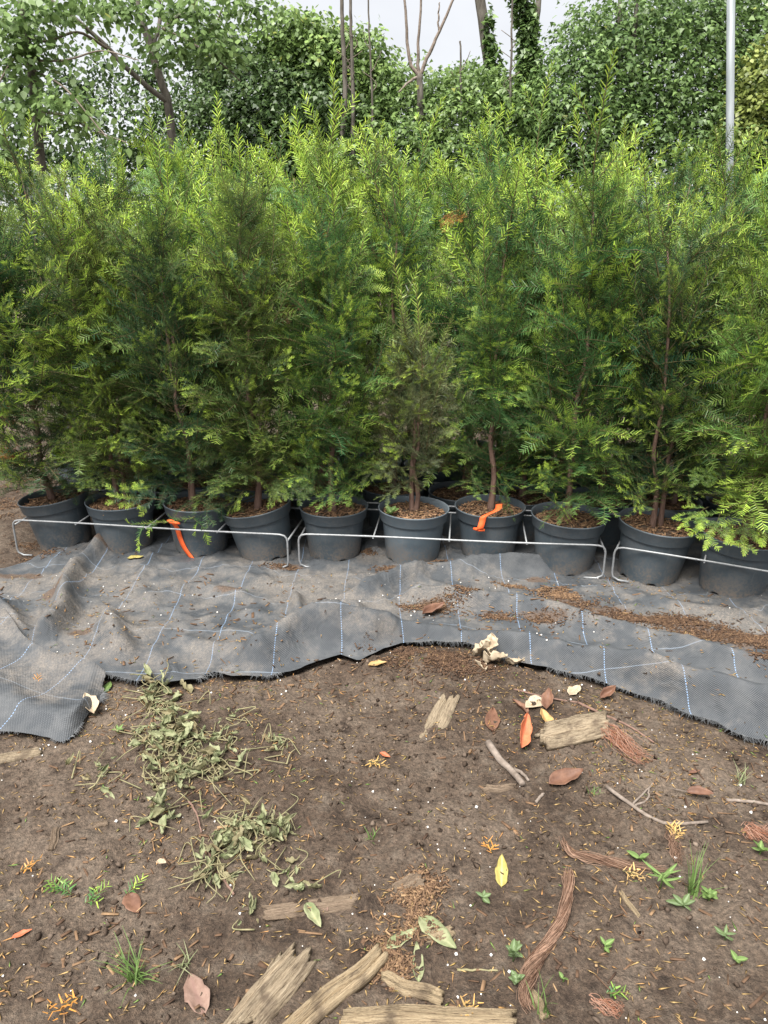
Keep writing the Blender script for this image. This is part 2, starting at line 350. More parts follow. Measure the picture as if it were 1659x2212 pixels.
# ------------------------------------------------------------------ ground
def axis(d0, d1, st, far): 
    a = list(np.arange(d0, d1, st)); s = st; x = a[-1]
    while x < far: s *= 1.35; x += s; a.append(x)
    s = st; x = a[0]
    while x > -far: s *= 1.35; x -= s; a.insert(0, x)
    return np.array(a)
gx = axis(-1.62, 1.62, .009, 500)
gy = np.concatenate([np.arange(.75, 2.75, .009), np.arange(2.75, 4.6, .03)]); s_, x_ = .03, gy[-1]; ext = []
while x_ < 800: s_ *= 1.3; x_ += s_; ext.append(x_)
pre = []; s_, x_ = .009, gy[0]
while x_ > -300: s_ *= 1.4; x_ -= s_; pre.insert(0, x_)
gy = np.concatenate([pre, gy, ext])
GX, GY = np.meshgrid(gx, gy); nx, ny = len(gx), len(gy)
def gridF(nx, ny):
    i = np.arange(nx-1)[None]+np.arange(ny-1)[:, None]*nx; i = i.ravel(); return np.stack([i, i+1, i+1+nx, i+nx], 1)
obj('ground', mesh_np('ground', np.stack([GX, GY, gz(GX, GY)], -1).reshape(-1, 3), [gridF(nx, ny)], [M['soil']], smooth=True), kind='structure')
# ------------------------------------------------------------------ fabric sheets
def sheet(name, V, nx, ny, uv, dirt, label, parent=None):
    me = mesh_np(name, V, [gridF(nx, ny)], [M['fabric']], None, {'dirt': dirt, 'mud': mud_at(V[:, 0], V[:, 1])}, True)
    l = me.uv_layers.new(name='UVMap'); vi = np.empty(len(me.loops), np.int32); me.loops.foreach_get('vertex_index', vi); l.data.foreach_set('uv', uv[vi].astype(np.float32).ravel())
    o = obj(name, me, None, None, None, label, 'ground fabric'); return o
DIRT = [(520,1270,.10,.45,.12),(200,1350,.10,.25,.14),(640,1300,.08,.25,.1),(900,1320,.10,.25,.07),(1150,1270,.08,.2,.08),(1400,1350,.14,.5,.06),(60,1270,.12,.3,.1),(330,1440,.06,.3,.08),(700,1260,.08,.3,.1),(1550,1350,.1,.3,.1),
        (560,1440,-.05,.3,.06),(1400,1470,-.14,.4,.06),(1200,1420,-.08,.4,.05),(850,1370,-.16,.25,.05),(1600,1560,-.12,.4,.08),(1050,1240,-.12,.25,.05),(390,1330,-.07,.12,.1),(1000,1385,-.12,.3,.03)]
def dirt_at(x, y):
    d = np.zeros(np.shape(x))+.0
    for a, b, s, wx, wy in DIRT:
        c = px(a, b); d = d+s*np.exp(-((x-c[0])/wx)**2-((y-c[1])/wy)**2)
    return d
MUD = [(1330,1335,.16,.05),(1440,1352,.18,.06),(1560,1390,.18,.06),(1640,1405,.15,.07),(1240,1310,.12,.045),(1190,1285,.09,.05),(1165,1262,.06,.03),(1650,1460,.08,.05),(1080,1345,.09,.025),(1170,1350,.10,.025),(920,1325,.10,.04),(620,1235,.08,.03),(860,1238,.09,.025),(500,1295,.06,.03),(180,1385,.05,.03),(120,1300,.05,.06),(230,1205,.07,.03),(40,1260,.12,.05)]
def mud_at(x, y):
    d = np.zeros(np.shape(x))
    for a, b, wx, wy in MUD:
        c = px(a, b); u, v = x-c[0], y-c[1]; u, v = u-v*.0, v+u*.28*(a > 1000); d = np.maximum(d, np.exp(-(u/wx)**2-(v/wy)**2))
    return d
xs = np.arange(-2.45, 2.45, .0125); vs = np.linspace(0, 1, 110)
FX = np.repeat(xs[None], len(vs), 0); FY = yF(xs)[None]*(1-vs[:, None])+yB(xs)[None]*vs[:, None]; FZ = fz(FX, FY)
slope = np.zeros_like(FZ); slope[1:] = np.cumsum(np.hypot(np.diff(FY, axis=0), np.diff(FZ, axis=0)), 0); slope += yF(np.array(xs))[None]*.8
fabric = sheet('ground_fabric', np.stack([FX, FY, FZ], -1).reshape(-1, 3), len(xs), len(vs), np.stack([FX, slope], -1).reshape(-1, 2), dirt_at(FX, FY).ravel(),
      'rumpled grey woven ground fabric with blue lines spread before the row of pots')
def fringe(P, N, parent, L=.016, side=-1):
    b = MB(); P = np.asarray(P)
    seg = np.linalg.norm(np.diff(P[:, :2], axis=0), axis=1); cum = np.concatenate([[0], np.cumsum(seg)])
    for i in range(N):
        s = rnd.random()*cum[-1]; p = np.array([np.interp(s, cum, P[:, k]) for k in range(3)])
        if vn(s*9, 2.2) < .42: continue
        t = np.array([np.interp(s+.01, cum, P[:, k]) for k in range(3)])-p; t /= np.linalg.norm(t)+1e-9
        d = np.array([t[1], -t[0], 0])+t*rnd.gauss(0, .45); d[2] = rnd.gauss(-.15, .25); l = L*rnd.uniform(.3, 1.2)*(.5+vn(s*5, 8))
        q = p+d*l; q[2] = max(q[2], float(gz(q[0], q[1]))+.002)
        b.tube([p-d*.003, (p+q)/2+np.array([0, 0, rnd.uniform(0, .3)*l]), q], .0008, .0004, 3, 0, False)
    o = obj('frayed_edge', b.mesh('frayed_edge', [M['fringe']]), parent, kind='stuff'); return o
fringe(np.stack([FX[0], FY[0], FZ[0]], -1), 2200, fabric, .022)
# torn flap, lower left
bk = spline([(*px(a, b)[:2],) for a, b in [(-330,1270),(-150,1298),(0,1345),(60,1412),(125,1447),(190,1462),(234,1477)]], 70)
fr = spline([(*px(a, b)[:2],) for a, b in [(-330,1570),(-150,1582),(0,1594),(60,1600),(105,1607),(150,1612),(214,1528)]], 70)
# keep the last columns on the torn right edge
tv = np.linspace(0, 1, 50)[:, None, None]; FLP = bk[None]*(1-tv)+fr[None]*tv
fx, fy = FLP[..., 0], FLP[..., 1]; jag = np.zeros_like(fx); jag[:, -1] = .012*fbm(np.linspace(0, 9, 50), 1.1, 3); fx = fx+jag
tvv = np.repeat(np.linspace(0, 1, 50)[:, None], 70, 1); edge = np.minimum(1, np.minimum((1-tvv)*6, (69-np.arange(70))[None]/7.))
flz = low(fx, fy)+.022+.022*edge+.024*np.exp(-((tvv-.78)/.16)**2)*edge+.03*np.exp(-(tvv/.18)**2)+.008*fbm(fx*7, fy*7, 3)
flap = sheet('ground_fabric_flap', np.stack([fx, fy, flz], -1).reshape(-1, 3), 70, 50, np.stack([fx*.9-fy*.35, fy*.9+fx*.35], -1).reshape(-1, 2), (dirt_at(fx, fy)+.05-.13*sst(.6, .85, tvv)).ravel(),
      'torn flap of dusty grey ground fabric lying over bare soil beside the wilted weeds')
fringe(np.stack([fx[:, -1], fy[:, -1], flz[:, -1]], -1)[::-1], 160, flap, .02); fringe(np.stack([fx[-1], fy[-1], flz[-1]], -1), 420, flap, .014)
# ------------------------------------------------------------------ pots
def lathe(prof, seg=40, notch=None):
    V = []; F = []
    for j, (r, z) in enumerate(prof):
        for k in range(seg):
            a = 2*math.pi*k/seg; zz = z
            if notch and j in notch and (k % 8) in (0, 1): zz = z+notch[j]
            V.append((r*math.cos(a), r*math.sin(a), zz))
    for j in range(len(prof)-1):
        for k in range(seg):
            k2 = (k+1) % seg; F.append((j*seg+k, j*seg+k2, (j+1)*seg+k2, (j+1)*seg+k))
    return mesh_np('lathe', V, [F], [M['pot']], smooth=True)
PD, PH = .168, .252      # top radius, height
ME_BODY = lathe([(.118, .022), (.118, .0), (.124, .0), (.1255, .004), (.1255, .016), (.129, .03), (.148, .195), (.150, .205), (.146, .205), (.124, .03), (.10, .028), (.0005, .028)], 48, {1: .016, 2: .016, 3: .015}); ME_BODY.name = 'pot_body'
ME_RIM = lathe([(.1505, .198), (.1575, .2), (.1590, .203), (.1665, .247), (.1690, .250), (.1692, .254), (.1670, .256), (.1645, .254), (.1625, .248), (.1490, .202), (.1505, .198)], 48); ME_RIM.name = 'pot_rim'
def soil_disc(seed):
    g = np.random.default_rng(seed); b = MB(); n, m = 14, 40; V = [(0, 0, .232)]; 
    for i in range(1, n+1):
        for k in range(m):
            r = .1545*i/n; a = 2*math.pi*k/m; x, y = r*math.cos(a), r*math.sin(a)
            V.append((x, y, .222+.012*(1-(i/n)**2)+.012*float(fbm(x*18+seed, y*18, 3))-.004*(i/n)))
    F3 = [(0, 1+k, 1+(k+1) % m) for k in range(m)]; F4 = [(1+i*m+k, 1+(i+1)*m+k, 1+(i+1)*m+(k+1) % m, 1+i*m+(k+1) % m) for i in range(n-1) for k in range(m)]
    disc = mesh_np('pot_soil', V, [F4, F3], [M['soil']], smooth=True)
    N = 620; r = .150*np.sqrt(g.random(N)); a = g.random(N)*6.283; x, y = r*np.cos(a), r*np.sin(a)
    z = .222+.012*(1-(r/.1545)**2)+.012*fbm(x*18+seed, y*18, 3)+.002+.004*g.random(N)
    V, F = inst(BOXV, BOXF, euls(g.random(N)*6.28, g.normal(0, .25, N), g.normal(0, .4, N)), np.stack([g.uniform(.008, .032, N), g.uniform(.0018, .006, N), g.uniform(.001, .003, N)], 1), np.stack([x, y, z], 1))
    chips = mesh_np('mulch_chips', V, [F], [M['potmulch']], attrs={'var': np.repeat(np.clip(g.beta(2, 2.2, N), 0, 1), 8)})
    return disc, chips
SOILS = [soil_disc(i) for i in range(4)]
def make_pot(x, y, z, tilt, label, group, i, sc=1., yaw=None):
    p = empty('plant_pot', (x, y, z), label, 'plant pot', group); p.rotation_euler = (*tilt, rnd.random()*6 if yaw is None else yaw); p.scale = (sc, sc, sc)
    p.rotation_mode = 'XYZ'
    q = Euler((tilt[0], tilt[1], 0)).to_matrix() @ Euler((0, 0, p.rotation_euler[2])).to_matrix(); p.rotation_euler = q.to_euler()
    v_ = rnd.uniform(.85, 1.12)*(1.55 if 'paler' in label else 1); pb_ = obj('pot_body', ME_BODY, p); pr_ = obj('rim', ME_RIM, p); pb_.color = pr_.color = (v_, v_, v_, 1); s = obj('soil_surface', SOILS[i % 4][0], p); obj('mulch_chips', SOILS[i % 4][1], s, kind='stuff')
    return p
# front row: x centre, y of the front foot (pixels), tilt x/y in degrees, scale, label
FRONTPOTS = [
 (147,1189,(0,-7),1.,'dark grey plant pot at the row end, leaning sideways half on bare soil'),
 (277,1200,(1,0),1.,'upright grey pot between the leaning end pot and the pot with hanging orange strap'),
 (438,1207,(0,1),1.,'grey pot with an orange strap hanging down its side'),
 (578,1219,(0,-9),1.,'grey pot tipped over towards the strapped pot beside a wire frame joint'),
 (724,1218,(0,0),.98,'grey pot heaped with reddish bark just past the first wire frame joint'),
 (890,1226,(0,1),1.,'paler grey-blue pot with bare roots and a round-leaved weed in its soil'),
 (1052,1219,(0,0),1.,'grey pot with a short orange strap tucked over its rim'),
 (1213,1245,(1,2),1.03,'grey pot with straw-coloured mulch beside the second wire frame joint'),
 (1395,1264,(2,4),1.05,'grey pot with dark mulch and two stems, just past the second frame joint'),
 (1572,1296,(2,3),1.05,'grey pot overhung by pale green yew sprays, farthest from the leaning pot')]
POTS = []
for i, (cx, fy_, tl, sc, lb) in enumerate(FRONTPOTS):
    p = px(cx, fy_, .015); d = p[:2]/np.linalg.norm(p[:2]); c = p[:2]+d*.124*sc
    z = low(c[0], c[1])+.014
    POTS.append(make_pot(c[0], c[1], z, (R(tl[0]), R(tl[1])), lb, 'grey pots in the front row', i, sc))
PC = np.array([p.location[:2] for p in POTS])
fit = np.polyfit(PC[:, 0], PC[:, 1], 1); rdir = np.array([1, fit[0]]); rdir /= np.linalg.norm(rdir); rnrm = np.array([-rdir[1], rdir[0]]); pitch = np.linalg.norm(PC[-1]-PC[0])/9
BACKPOS = {1: [], 2: [], 3: []}
for row in (1, 2, 3):
    off = .44*row; n0, n1 = (0, 11) if row == 1 else (1-row, 12)
    for k in range(n0, n1):
        if row == 1 and k < 0: continue
        b = PC[0]+rdir*pitch*(k+(.5 if row % 2 else 0))+rnrm*off+np.array([rnd.uniform(-.03, .03), rnd.uniform(-.03, .03)])
        BACKPOS[row].append(b)
        make_pot(b[0], b[1], float(gz(b[0], b[1]))-.002, (0, 0), 'dark grey pot in the shade of the rows behind the front pots', 'shaded pots in the back rows', k, 1.)
# ------------------------------------------------------------------ yew branches
class Needles:
    def __init__(s): s.V = []; s.F = []; s.n = 0; s.tip = []; s.jit = []; s.SV = []; s.SF = []; s.sn = 0
    def stem(s, path, r0, r1):
        b = MB(); b.tube(path, r0, r1, 3, 0, False); V = np.concatenate(b.V); s.SV.append(V); s.SF.append(np.concatenate(b.F4)+s.sn); s.sn += len(V)
    def needles(s, path, sp, ln, wd, flat, g, up=(0, 0, 1), t0=0., young=1., a0=58):
        P = np.asarray(path); seg = np.linalg.norm(np.diff(P, axis=0), axis=1); cum = np.concatenate([[0], np.cumsum(seg)]); n = max(4, int(cum[-1]*(1-t0)/sp))
        u = np.linspace(t0, 1, n); q = np.stack([np.interp(u*cum[-1], cum, P[:, k]) for k in range(3)], 1)
        T = np.gradient(q, axis=0); T /= np.linalg.norm(T, axis=1)[:, None]+1e-9
        S = np.cross(np.array(up), T); S /= np.linalg.norm(S, axis=1)[:, None]+1e-9; N = np.cross(T, S)
        a = np.radians(a0+g.normal(0, 6, n)-18*sst(.8, 1, u)); L = ln*g.uniform(.8, 1.12, n)*(1-.45*sst(.85, 1, u))*(.7+.3*sst(0, .15, u))
        if flat:
            sg = np.where(np.arange(n) % 2 == 0, 1., -1.); ph = g.normal(.20, .22, n)
            side = S*(sg*np.cos(ph))[:, None]+N*np.sin(ph)[:, None]
        else:
            ph = np.arange(n)*2.4+g.normal(0, .3, n); side = S*np.cos(ph)[:, None]+N*np.sin(ph)[:, None]
        D = T*np.cos(a)[:, None]+side*np.sin(a)[:, None]; W = np.cross(D, N if flat else np.cross(T, side)); W /= np.linalg.norm(W, axis=1)[:, None]+1e-9
        W = W+np.cross(D, W)*g.normal(0, .22, n)[:, None]; dn = np.cross(W, D)*(L*g.normal(.06, .1, n))[:, None]
        w2 = (wd*.5*g.uniform(.85, 1.2, n))[:, None]*W; mid = q+D*(L*.45)[:, None]
        V = np.stack([q+w2*.75, q-w2*.75, q+D*L[:, None]+dn-w2*.35, q+D*L[:, None]+dn+w2*.35], 1)
        s.V.append(V.reshape(-1, 3)); s.F.append(np.arange(n*4).reshape(n, 4)+s.n); s.n += n*4
        s.tip.append(np.repeat(young*sst(.35, .8, u)*g.uniform(.75, 1, n), 4)); s.jit.append(np.repeat(g.random(n), 4))
    def mesh(s, name):
        V = np.concatenate(s.V+s.SV); F = np.concatenate(s.F); SF = np.concatenate(s.SF)+s.n
        return mesh_np(name, V, [F, SF], [M['yew'], M['ytwig']], np.concatenate([np.zeros(len(F)), np.ones(len(SF))]), {'tip': np.concatenate(s.tip+[np.zeros(s.sn)]), 'jit': np.concatenate(s.jit+[np.full(s.sn, .5)])})
def curve(p, d, L, g, bend, n=9, up=.0):
    P = [np.array(p, float)]; d = np.array(d, float); d /= np.linalg.norm(d)
    for i in range(n-1):
        d = d+np.array([g.normal(0, .05), g.normal(0, .05), bend/n+g.normal(0, .03)]); d /= np.linalg.norm(d); P.append(P[-1]+d*L/(n-1))
    return np.array(P)
def spray(seed, L=.34, droop=-.5, sp=.0044, ln=.028, nside=8, sl=.15, wd=.0043):
    g = np.random.default_rng(seed); nd = Needles(); ax = curve((0, 0, 0), (1, g.normal(0, .08), .12), L, g, droop); nd.stem(ax, .0028, .0012)
    nd.needles(ax, sp, ln, wd, True, g, t0=.35)
    for i in range(nside):
        t = .12+.76*i/nside+g.uniform(-.03, .03); k = t*(len(ax)-1); j = int(k); p = ax[j]+(ax[min(j+1, len(ax)-1)]-ax[j])*(k-j)
        T = ax[min(j+1, len(ax)-1)]-ax[max(j-1, 0)]; T /= np.linalg.norm(T); sg = 1 if i % 2 else -1; an = R(g.uniform(32, 58))
        d = T*math.cos(an)+np.array([-T[1], T[0], 0])*sg*math.sin(an)+np.array([0, 0, g.normal(.08, .2)])
        l = (sl*(1-t)**.6+.05)*g.uniform(.65, 1.25); c = curve(p, d, l, g, droop*.7, 7); nd.stem(c, .0014, .0007); nd.needles(c, sp, ln, wd, True, g, a0=62)
        if l > .12 and g.random() < .6:
            s2 = 1 if g.random() < .5 else -1; m = int(g.integers(1, 4)); T2 = c[m+1]-c[m]; T2 /= np.linalg.norm(T2); d2 = T2*.75+np.array([-T2[1], T2[0], 0])*s2*.7+np.array([0, 0, .05])
            c2 = curve(c[m], d2, g.uniform(.05, .09), g, droop*.5, 5); nd.stem(c2, .001, .0006); nd.needles(c2, sp, ln*.9, wd, True, g)
    return nd.mesh('yew_spray')
def plume(seed, L=.45, sp=.0040, ln=.028, nside=8):
    g = np.random.default_rng(seed); nd = Needles(); ax = curve((0, 0, 0), (1, g.normal(0, .06), g.normal(0, .06)), L, g, g.normal(.05, .12), 11); nd.stem(ax, .0030, .0012)
    nd.needles(ax, sp, ln, .0042, False, g, up=(0, 1, .2), t0=.08, a0=48)
    for i in range(nside):
        t = .06+.7*i/nside; k = int(t*10); p = ax[k]; ph = i*2.4+g.uniform(-.4, .4); an = R(g.uniform(28, 45)); d = np.array([math.cos(an), math.sin(an)*math.cos(ph), math.sin(an)*math.sin(ph)])
        c = curve(p, d, (.20*(1-t)+.04)*g.uniform(.6, 1.2), g, .1, 7); nd.stem(c, .0016, .0008); nd.needles(c, sp*1.15, ln*.92, .0042, False, g, up=(0, 1, .2), a0=50)
    return nd.mesh('yew_shoot')
SPR = [spray(100+i, L=l, droop=dr, nside=n) for i, (l, dr, n) in enumerate([(.30,-.5,7),(.34,-.8,8),(.38,-.4,8),(.28,-1.0,7),(.36,-.1,8),(.26,-.3,6),(.32,-.6,8),(.40,-.7,9)])]
SPRB = [spray(200+i, L=l, droop=dr, nside=n, sp=.0048, ln=.032, sl=.15, wd=.0047) for i, (l, dr, n) in enumerate([(.34,-.5,6),(.40,-.7,7),(.30,-.3,5),(.36,-.2,6)])]
PLM = [plume(300+i, L=l, nside=n) for i, (l, n) in enumerate([(.36,7),(.45,9),(.52,10),(.40,8),(.30,6),(.48,5)])]
TIPS = [plume(320+i, L=l, nside=n, ln=.025) for i, (l, n) in enumerate([(.24,2),(.30,3),(.36,3),(.20,0)])]
def make_yew(label, group, base, H, Rr, nspr, nplm, colr, young, seed, stems=1, lean=(0, 0), big=0., hmin=.10, face=0., ntip=4, dead=0., tipc=1., outer=1.):
    g = random.Random(seed); root = empty('yew_plant', base, label, 'yew', group); paths = []
    for k in range(stems):
        a = g.random()*6.28 if stems > 1 else 0; o = .03 if stems > 1 else 0
        pts = [(o*math.cos(a), o*math.sin(a), -.05)]
        for j in range(1, 8):
            t = j/7; pts.append((o*math.cos(a)*(1+2.2*t)+lean[0]*t+g.gauss(0, .012), o*math.sin(a)*(1+2.2*t)+lean[1]*t+g.gauss(0, .012), H*t*.93*(1 if k == 0 else g.uniform(.75, .95))))
        sp = spline(pts, 24); paths.append(sp); b = MB(); rr = np.linspace(.015 if stems == 1 else .012, .004, 24); rr[:3] *= (1.5, 1.3, 1.1); b.tube(sp, rr, None, 7); obj('stem', b.mesh('yew_stem', [M['ybark']]), root)
    def put(me, p, az, el, roll, sc, c, yv):
        o = bpy.data.objects.new('branch', me); COL.objects.link(o); o.parent = root; o.location = p
        o.rotation_euler = (Matrix.Rotation(az, 3, 'Z') @ Matrix.Rotation(-el, 3, 'Y') @ Matrix.Rotation(roll, 3, 'X')).to_euler(); o.scale = (sc, sc, sc)
        f = g.uniform(.72, 1.3); hue = g.gauss(0, .09); o.color = (c[0]*f*(1+hue), c[1]*f, c[2]*f*(1-hue), min(1, max(0, yv))); return o
    GA = 2.39996; nspr = int(nspr*.78)
    for i in range(nspr):
        t = ((i+.5)/nspr)**1.3; h = hmin+(H*.9-hmin)*t; pth = paths[i % len(paths)]; k = min(23, max(0, int(h/H/.93*23))); p = Vector(pth[k]); p.z = h
        az = i*GA+g.gauss(0, .35)
        if face and g.random() < face+.25*(t < .4): az = -math.pi/2+g.gauss(0, .9)
        prof = (.80+.42*math.sin(min(1, t*1.4)*math.pi*.5))*(1.12-.62*max(0, t-.5)*2*.6)
        el = R(g.gauss(24+42*t, 14)); ro = g.gauss(0, .5); sc = Rr/.30*prof*g.uniform(.75, 1.15)
        me = g.choice(SPRB) if g.random() < big else g.choice(SPR); c = colr
        if g.random() < dead: c = (.26, .115, .04)
        yv = young*g.choice((0, .2, .5, 1.))*(.7+.6*t)
        put(me, p, az, el, ro, sc, c, yv if c is colr else 0)
    for i in range(int(nspr*1.15*outer)):          # short outer side branches carrying the new growth
        t = (i+.5)/(nspr*1.15*outer); h = hmin+.03+(H*.82-hmin)*t; k = min(23, max(0, int(h/H/.93*23))); az = i*GA*1.7+g.gauss(0, .4)
        if face and g.random() < face+.2: az = -math.pi/2+g.gauss(0, 1.)
        rad = Rr*g.uniform(.35, .75)*(1-.45*t); p = Vector(paths[i % len(paths)][k])+Vector((math.cos(az)*rad, math.sin(az)*rad, 0)); p.z = h
        put(g.choice(SPRB) if g.random() < big else g.choice(SPR), p, az+g.gauss(0, .5), R(g.gauss(30+30*t, 24)), g.gauss(0, .8), g.uniform(.34, .62), tuple(v*1.08 for v in colr), young*g.choice((.3, .9, 1.5, 2.2)))
    for i in range(nplm):
        t = (i+.5)/nplm; h = H*(.14+.62*t); pth = paths[i % len(paths)]; k = min(23, int(h/H/.93*23)); az = i*GA*1.3+g.gauss(0, .4); rad = Rr*g.uniform(.15, .62)*(1-.45*t)
        p = Vector(pth[k])+Vector((math.cos(az)*rad, math.sin(az)*rad, 0)); p.z = h
        put(g.choice(PLM), p, az, R(g.gauss(74, 8)), g.random()*6, g.uniform(.75, 1.05), colr, young*g.choice((.1, .4, .8, 1))*.8)
    for i in range(ntip*2):
        pth = paths[i % len(paths)]; kk = g.randrange(15, 24); az = g.random()*6.28; rad = g.uniform(0, Rr*.5)*(24-kk)/9; p = Vector(pth[kk])+Vector((math.cos(az)*rad, math.sin(az)*rad, g.uniform(-.03, .05)))
        put(g.choice(TIPS), p, az, R(g.uniform(64, 88)), g.random()*6, g.uniform(.8, 1.6), colr, young*tipc*g.uniform(.9, 1.8))
    return root
DK = (.036, .080, .036); MD = (.056, .132, .046); OL = (.080, .130, .044); BL = (.042, .102, .056); LT = (.125, .220, .055)
FRONTYEWS = [  # H, R, nspr, nplm, colour, young, stems, lean, big, face, trunk offset, label
 (1.30,.33,100,20,DK,.7,1,(-.14,0),.0,.2,'dark yew at the row end, leaning away from its tilted pot'),
 (1.36,.30,80,20,OL,.75,2,(-.05,-.02),.1,.35,'dense olive-green yew with bright new growth low down, in the second pot of the row'),
 (1.30,.28,74,24,DK,.4,2,(0,0),.0,.3,'dark bluish yew hiding its stem, in the pot with hanging orange strap'),
 (1.38,.27,70,20,OL,.45,1,(.02,-.02),.0,.3,'olive yew rising from the tipped pot with one long low side branch'),
 (1.30,.27,68,16,MD,.6,1,(0,0),.0,.3,'dark yew with yellow tipped low shoots above the reddish bark pot'),
 (.80,.16,44,14,(.125,.155,.088),.45,2,(0,0),.0,.3,'short brownish yew with pale tips in the pot with bare roots'),
 (1.30,.24,52,24,MD,.6,1,(.02,.02),.0,.2,'slender dark yew on a bare stem above the short orange strap'),
 (1.42,.30,74,18,MD,.65,1,(0,-.03),.45,.35,'mid-green yew with bright drooping sprays in the straw-mulched pot'),
 (1.26,.26,62,20,DK,.6,2,(0,0),.1,.2,'dark narrow yew on two stems just past the second frame joint'),
 (1.45,.34,84,14,LT,.7,1,(.02,-.04),.85,.35,'broad pale green yew with large flat sprays overhanging the last pot')]
YEWS = []
for i, (H, Rr, ns_, np_, c, yv, st, ln, bg_, fc, lb) in enumerate(FRONTYEWS):
    p = POTS[i]; top = p.matrix_basis @ Vector((0, 0, .235))
    YEWS.append(make_yew(lb, 'yews in the front row of pots', top, H, Rr, ns_, np_, c, yv, 40+i, st, ln, bg_, hmin=.03 if i in (0, 2) else .10, face=fc, dead=.01 if i in (0, 4, 5) else 0))
BLAB = {1: 'tall yew crowded directly behind the front row of potted yews', 2: 'tall yew in the third row of the potted yew block', 3: 'tall yew in the last row of the block, nearest the ivy hedge'}
cols = [DK, MD, MD, OL, BL, LT]
for row, L in BACKPOS.items():
    for k, b in enumerate(L):
        H = rnd.uniform(1.20, 1.56)+.06*row
        make_yew(BLAB[row], BLAB[row].replace('tall yew', 'yews'), (b[0], b[1], .235), H, rnd.uniform(.26, .32), {1: 52, 2: 38, 3: 32}[row], {1: 16, 2: 14, 3: 12}[row], rnd.choice(cols), rnd.uniform(.55, 1.), 500+row*40+k, rnd.choice((1, 2)), (rnd.gauss(0, .03), rnd.gauss(0, .03)), .25, hmin={1: .06, 2: .12, 3: .3}[row], ntip=6, outer=.6 if row == 1 else 0)
def extra_branch(plant, me, P, d, sc, roll, colr, yv):
    b = Vector(P); dv = Vector(d).normalized(); o = bpy.data.objects.new('branch', me); COL.objects.link(o); o.parent = plant; o.location = b-plant.location
    o.rotation_euler = (dv.to_track_quat('X', 'Z').to_matrix() @ Matrix.Rotation(roll, 3, 'X')).to_euler(); o.scale = (sc,)*3; o.color = (*colr, yv); return o
# long low side branch of the tipped pot's yew
g4 = np.random.default_rng(77); nd = Needles()
lp = spline([pxd(a, b, Y) for a, b, Y in [(556,1070,3.62),(520,1085,3.50),(460,1102,3.42),(400,1122,3.36),(330,1130,3.33),(285,1133,3.32)]], 30)
nd.stem(lp, .004, .0015); nd.needles(lp, .004, .027, .0034, True, g4, t0=.3, young=.6)
for k, (dx, dz) in [(9,(.2,-.09)),(13,(-.08,-.10)),(16,(.10,-.12)),(18,(-.07,.03)),(22,(-.06,-.05)),(25,(-.05,-.12)),(27,(-.07,.03))]:
    p = lp[k]; c = spline([p, p+np.array([dx*.5, -.02, dz*.35]), p+np.array([dx*.7, -.03, dz])], 8); nd.stem(c, .0015, .0008); nd.needles(c, .004, .025, .0054, True, g4)
me = nd.mesh('long_branch'); me.transform(Matrix.Translation(-YEWS[3].location)); o = obj('branch', me, YEWS[3]); o.color = (*MD, .7)
for a, b, Y, sc, i in [(1000,455,3.75,.5,0),(985,450,3.75,.42,2),(725,492,3.65,.3,1),(632,640,3.55,.55,3),(622,600,3.55,.4,5)]:
    extra_branch(YEWS[5 if a > 900 else 4], SPR[i], pxd(a, b, Y), (-.3, -.6, -.3), sc, .4, (.30, .12, .035) if a > 700 else (.14, .06, .035), 0)
for a, b in [(60,975),(30,985),(20,1000)]: extra_branch(YEWS[0], SPR[a % 5], pxd(a+30, b-10, 3.75), (-.8, -.3, -.25), .35, .2, (.45, .23, .07), 0)
for a, b, Y, d, sc in [(1560,1100,2.95,(-.5,-.7,-.5),.6),(1600,1110,2.9,(-.1,-.8,-.5),.55),(1530,1095,2.95,(-.9,-.5,-.3),.5),(1640,1100,2.9,(.3,-.8,-.6),.6)]:
    extra_branch(YEWS[9], SPRB[0], pxd(a, b, Y), d, sc, 0, LT, .9)
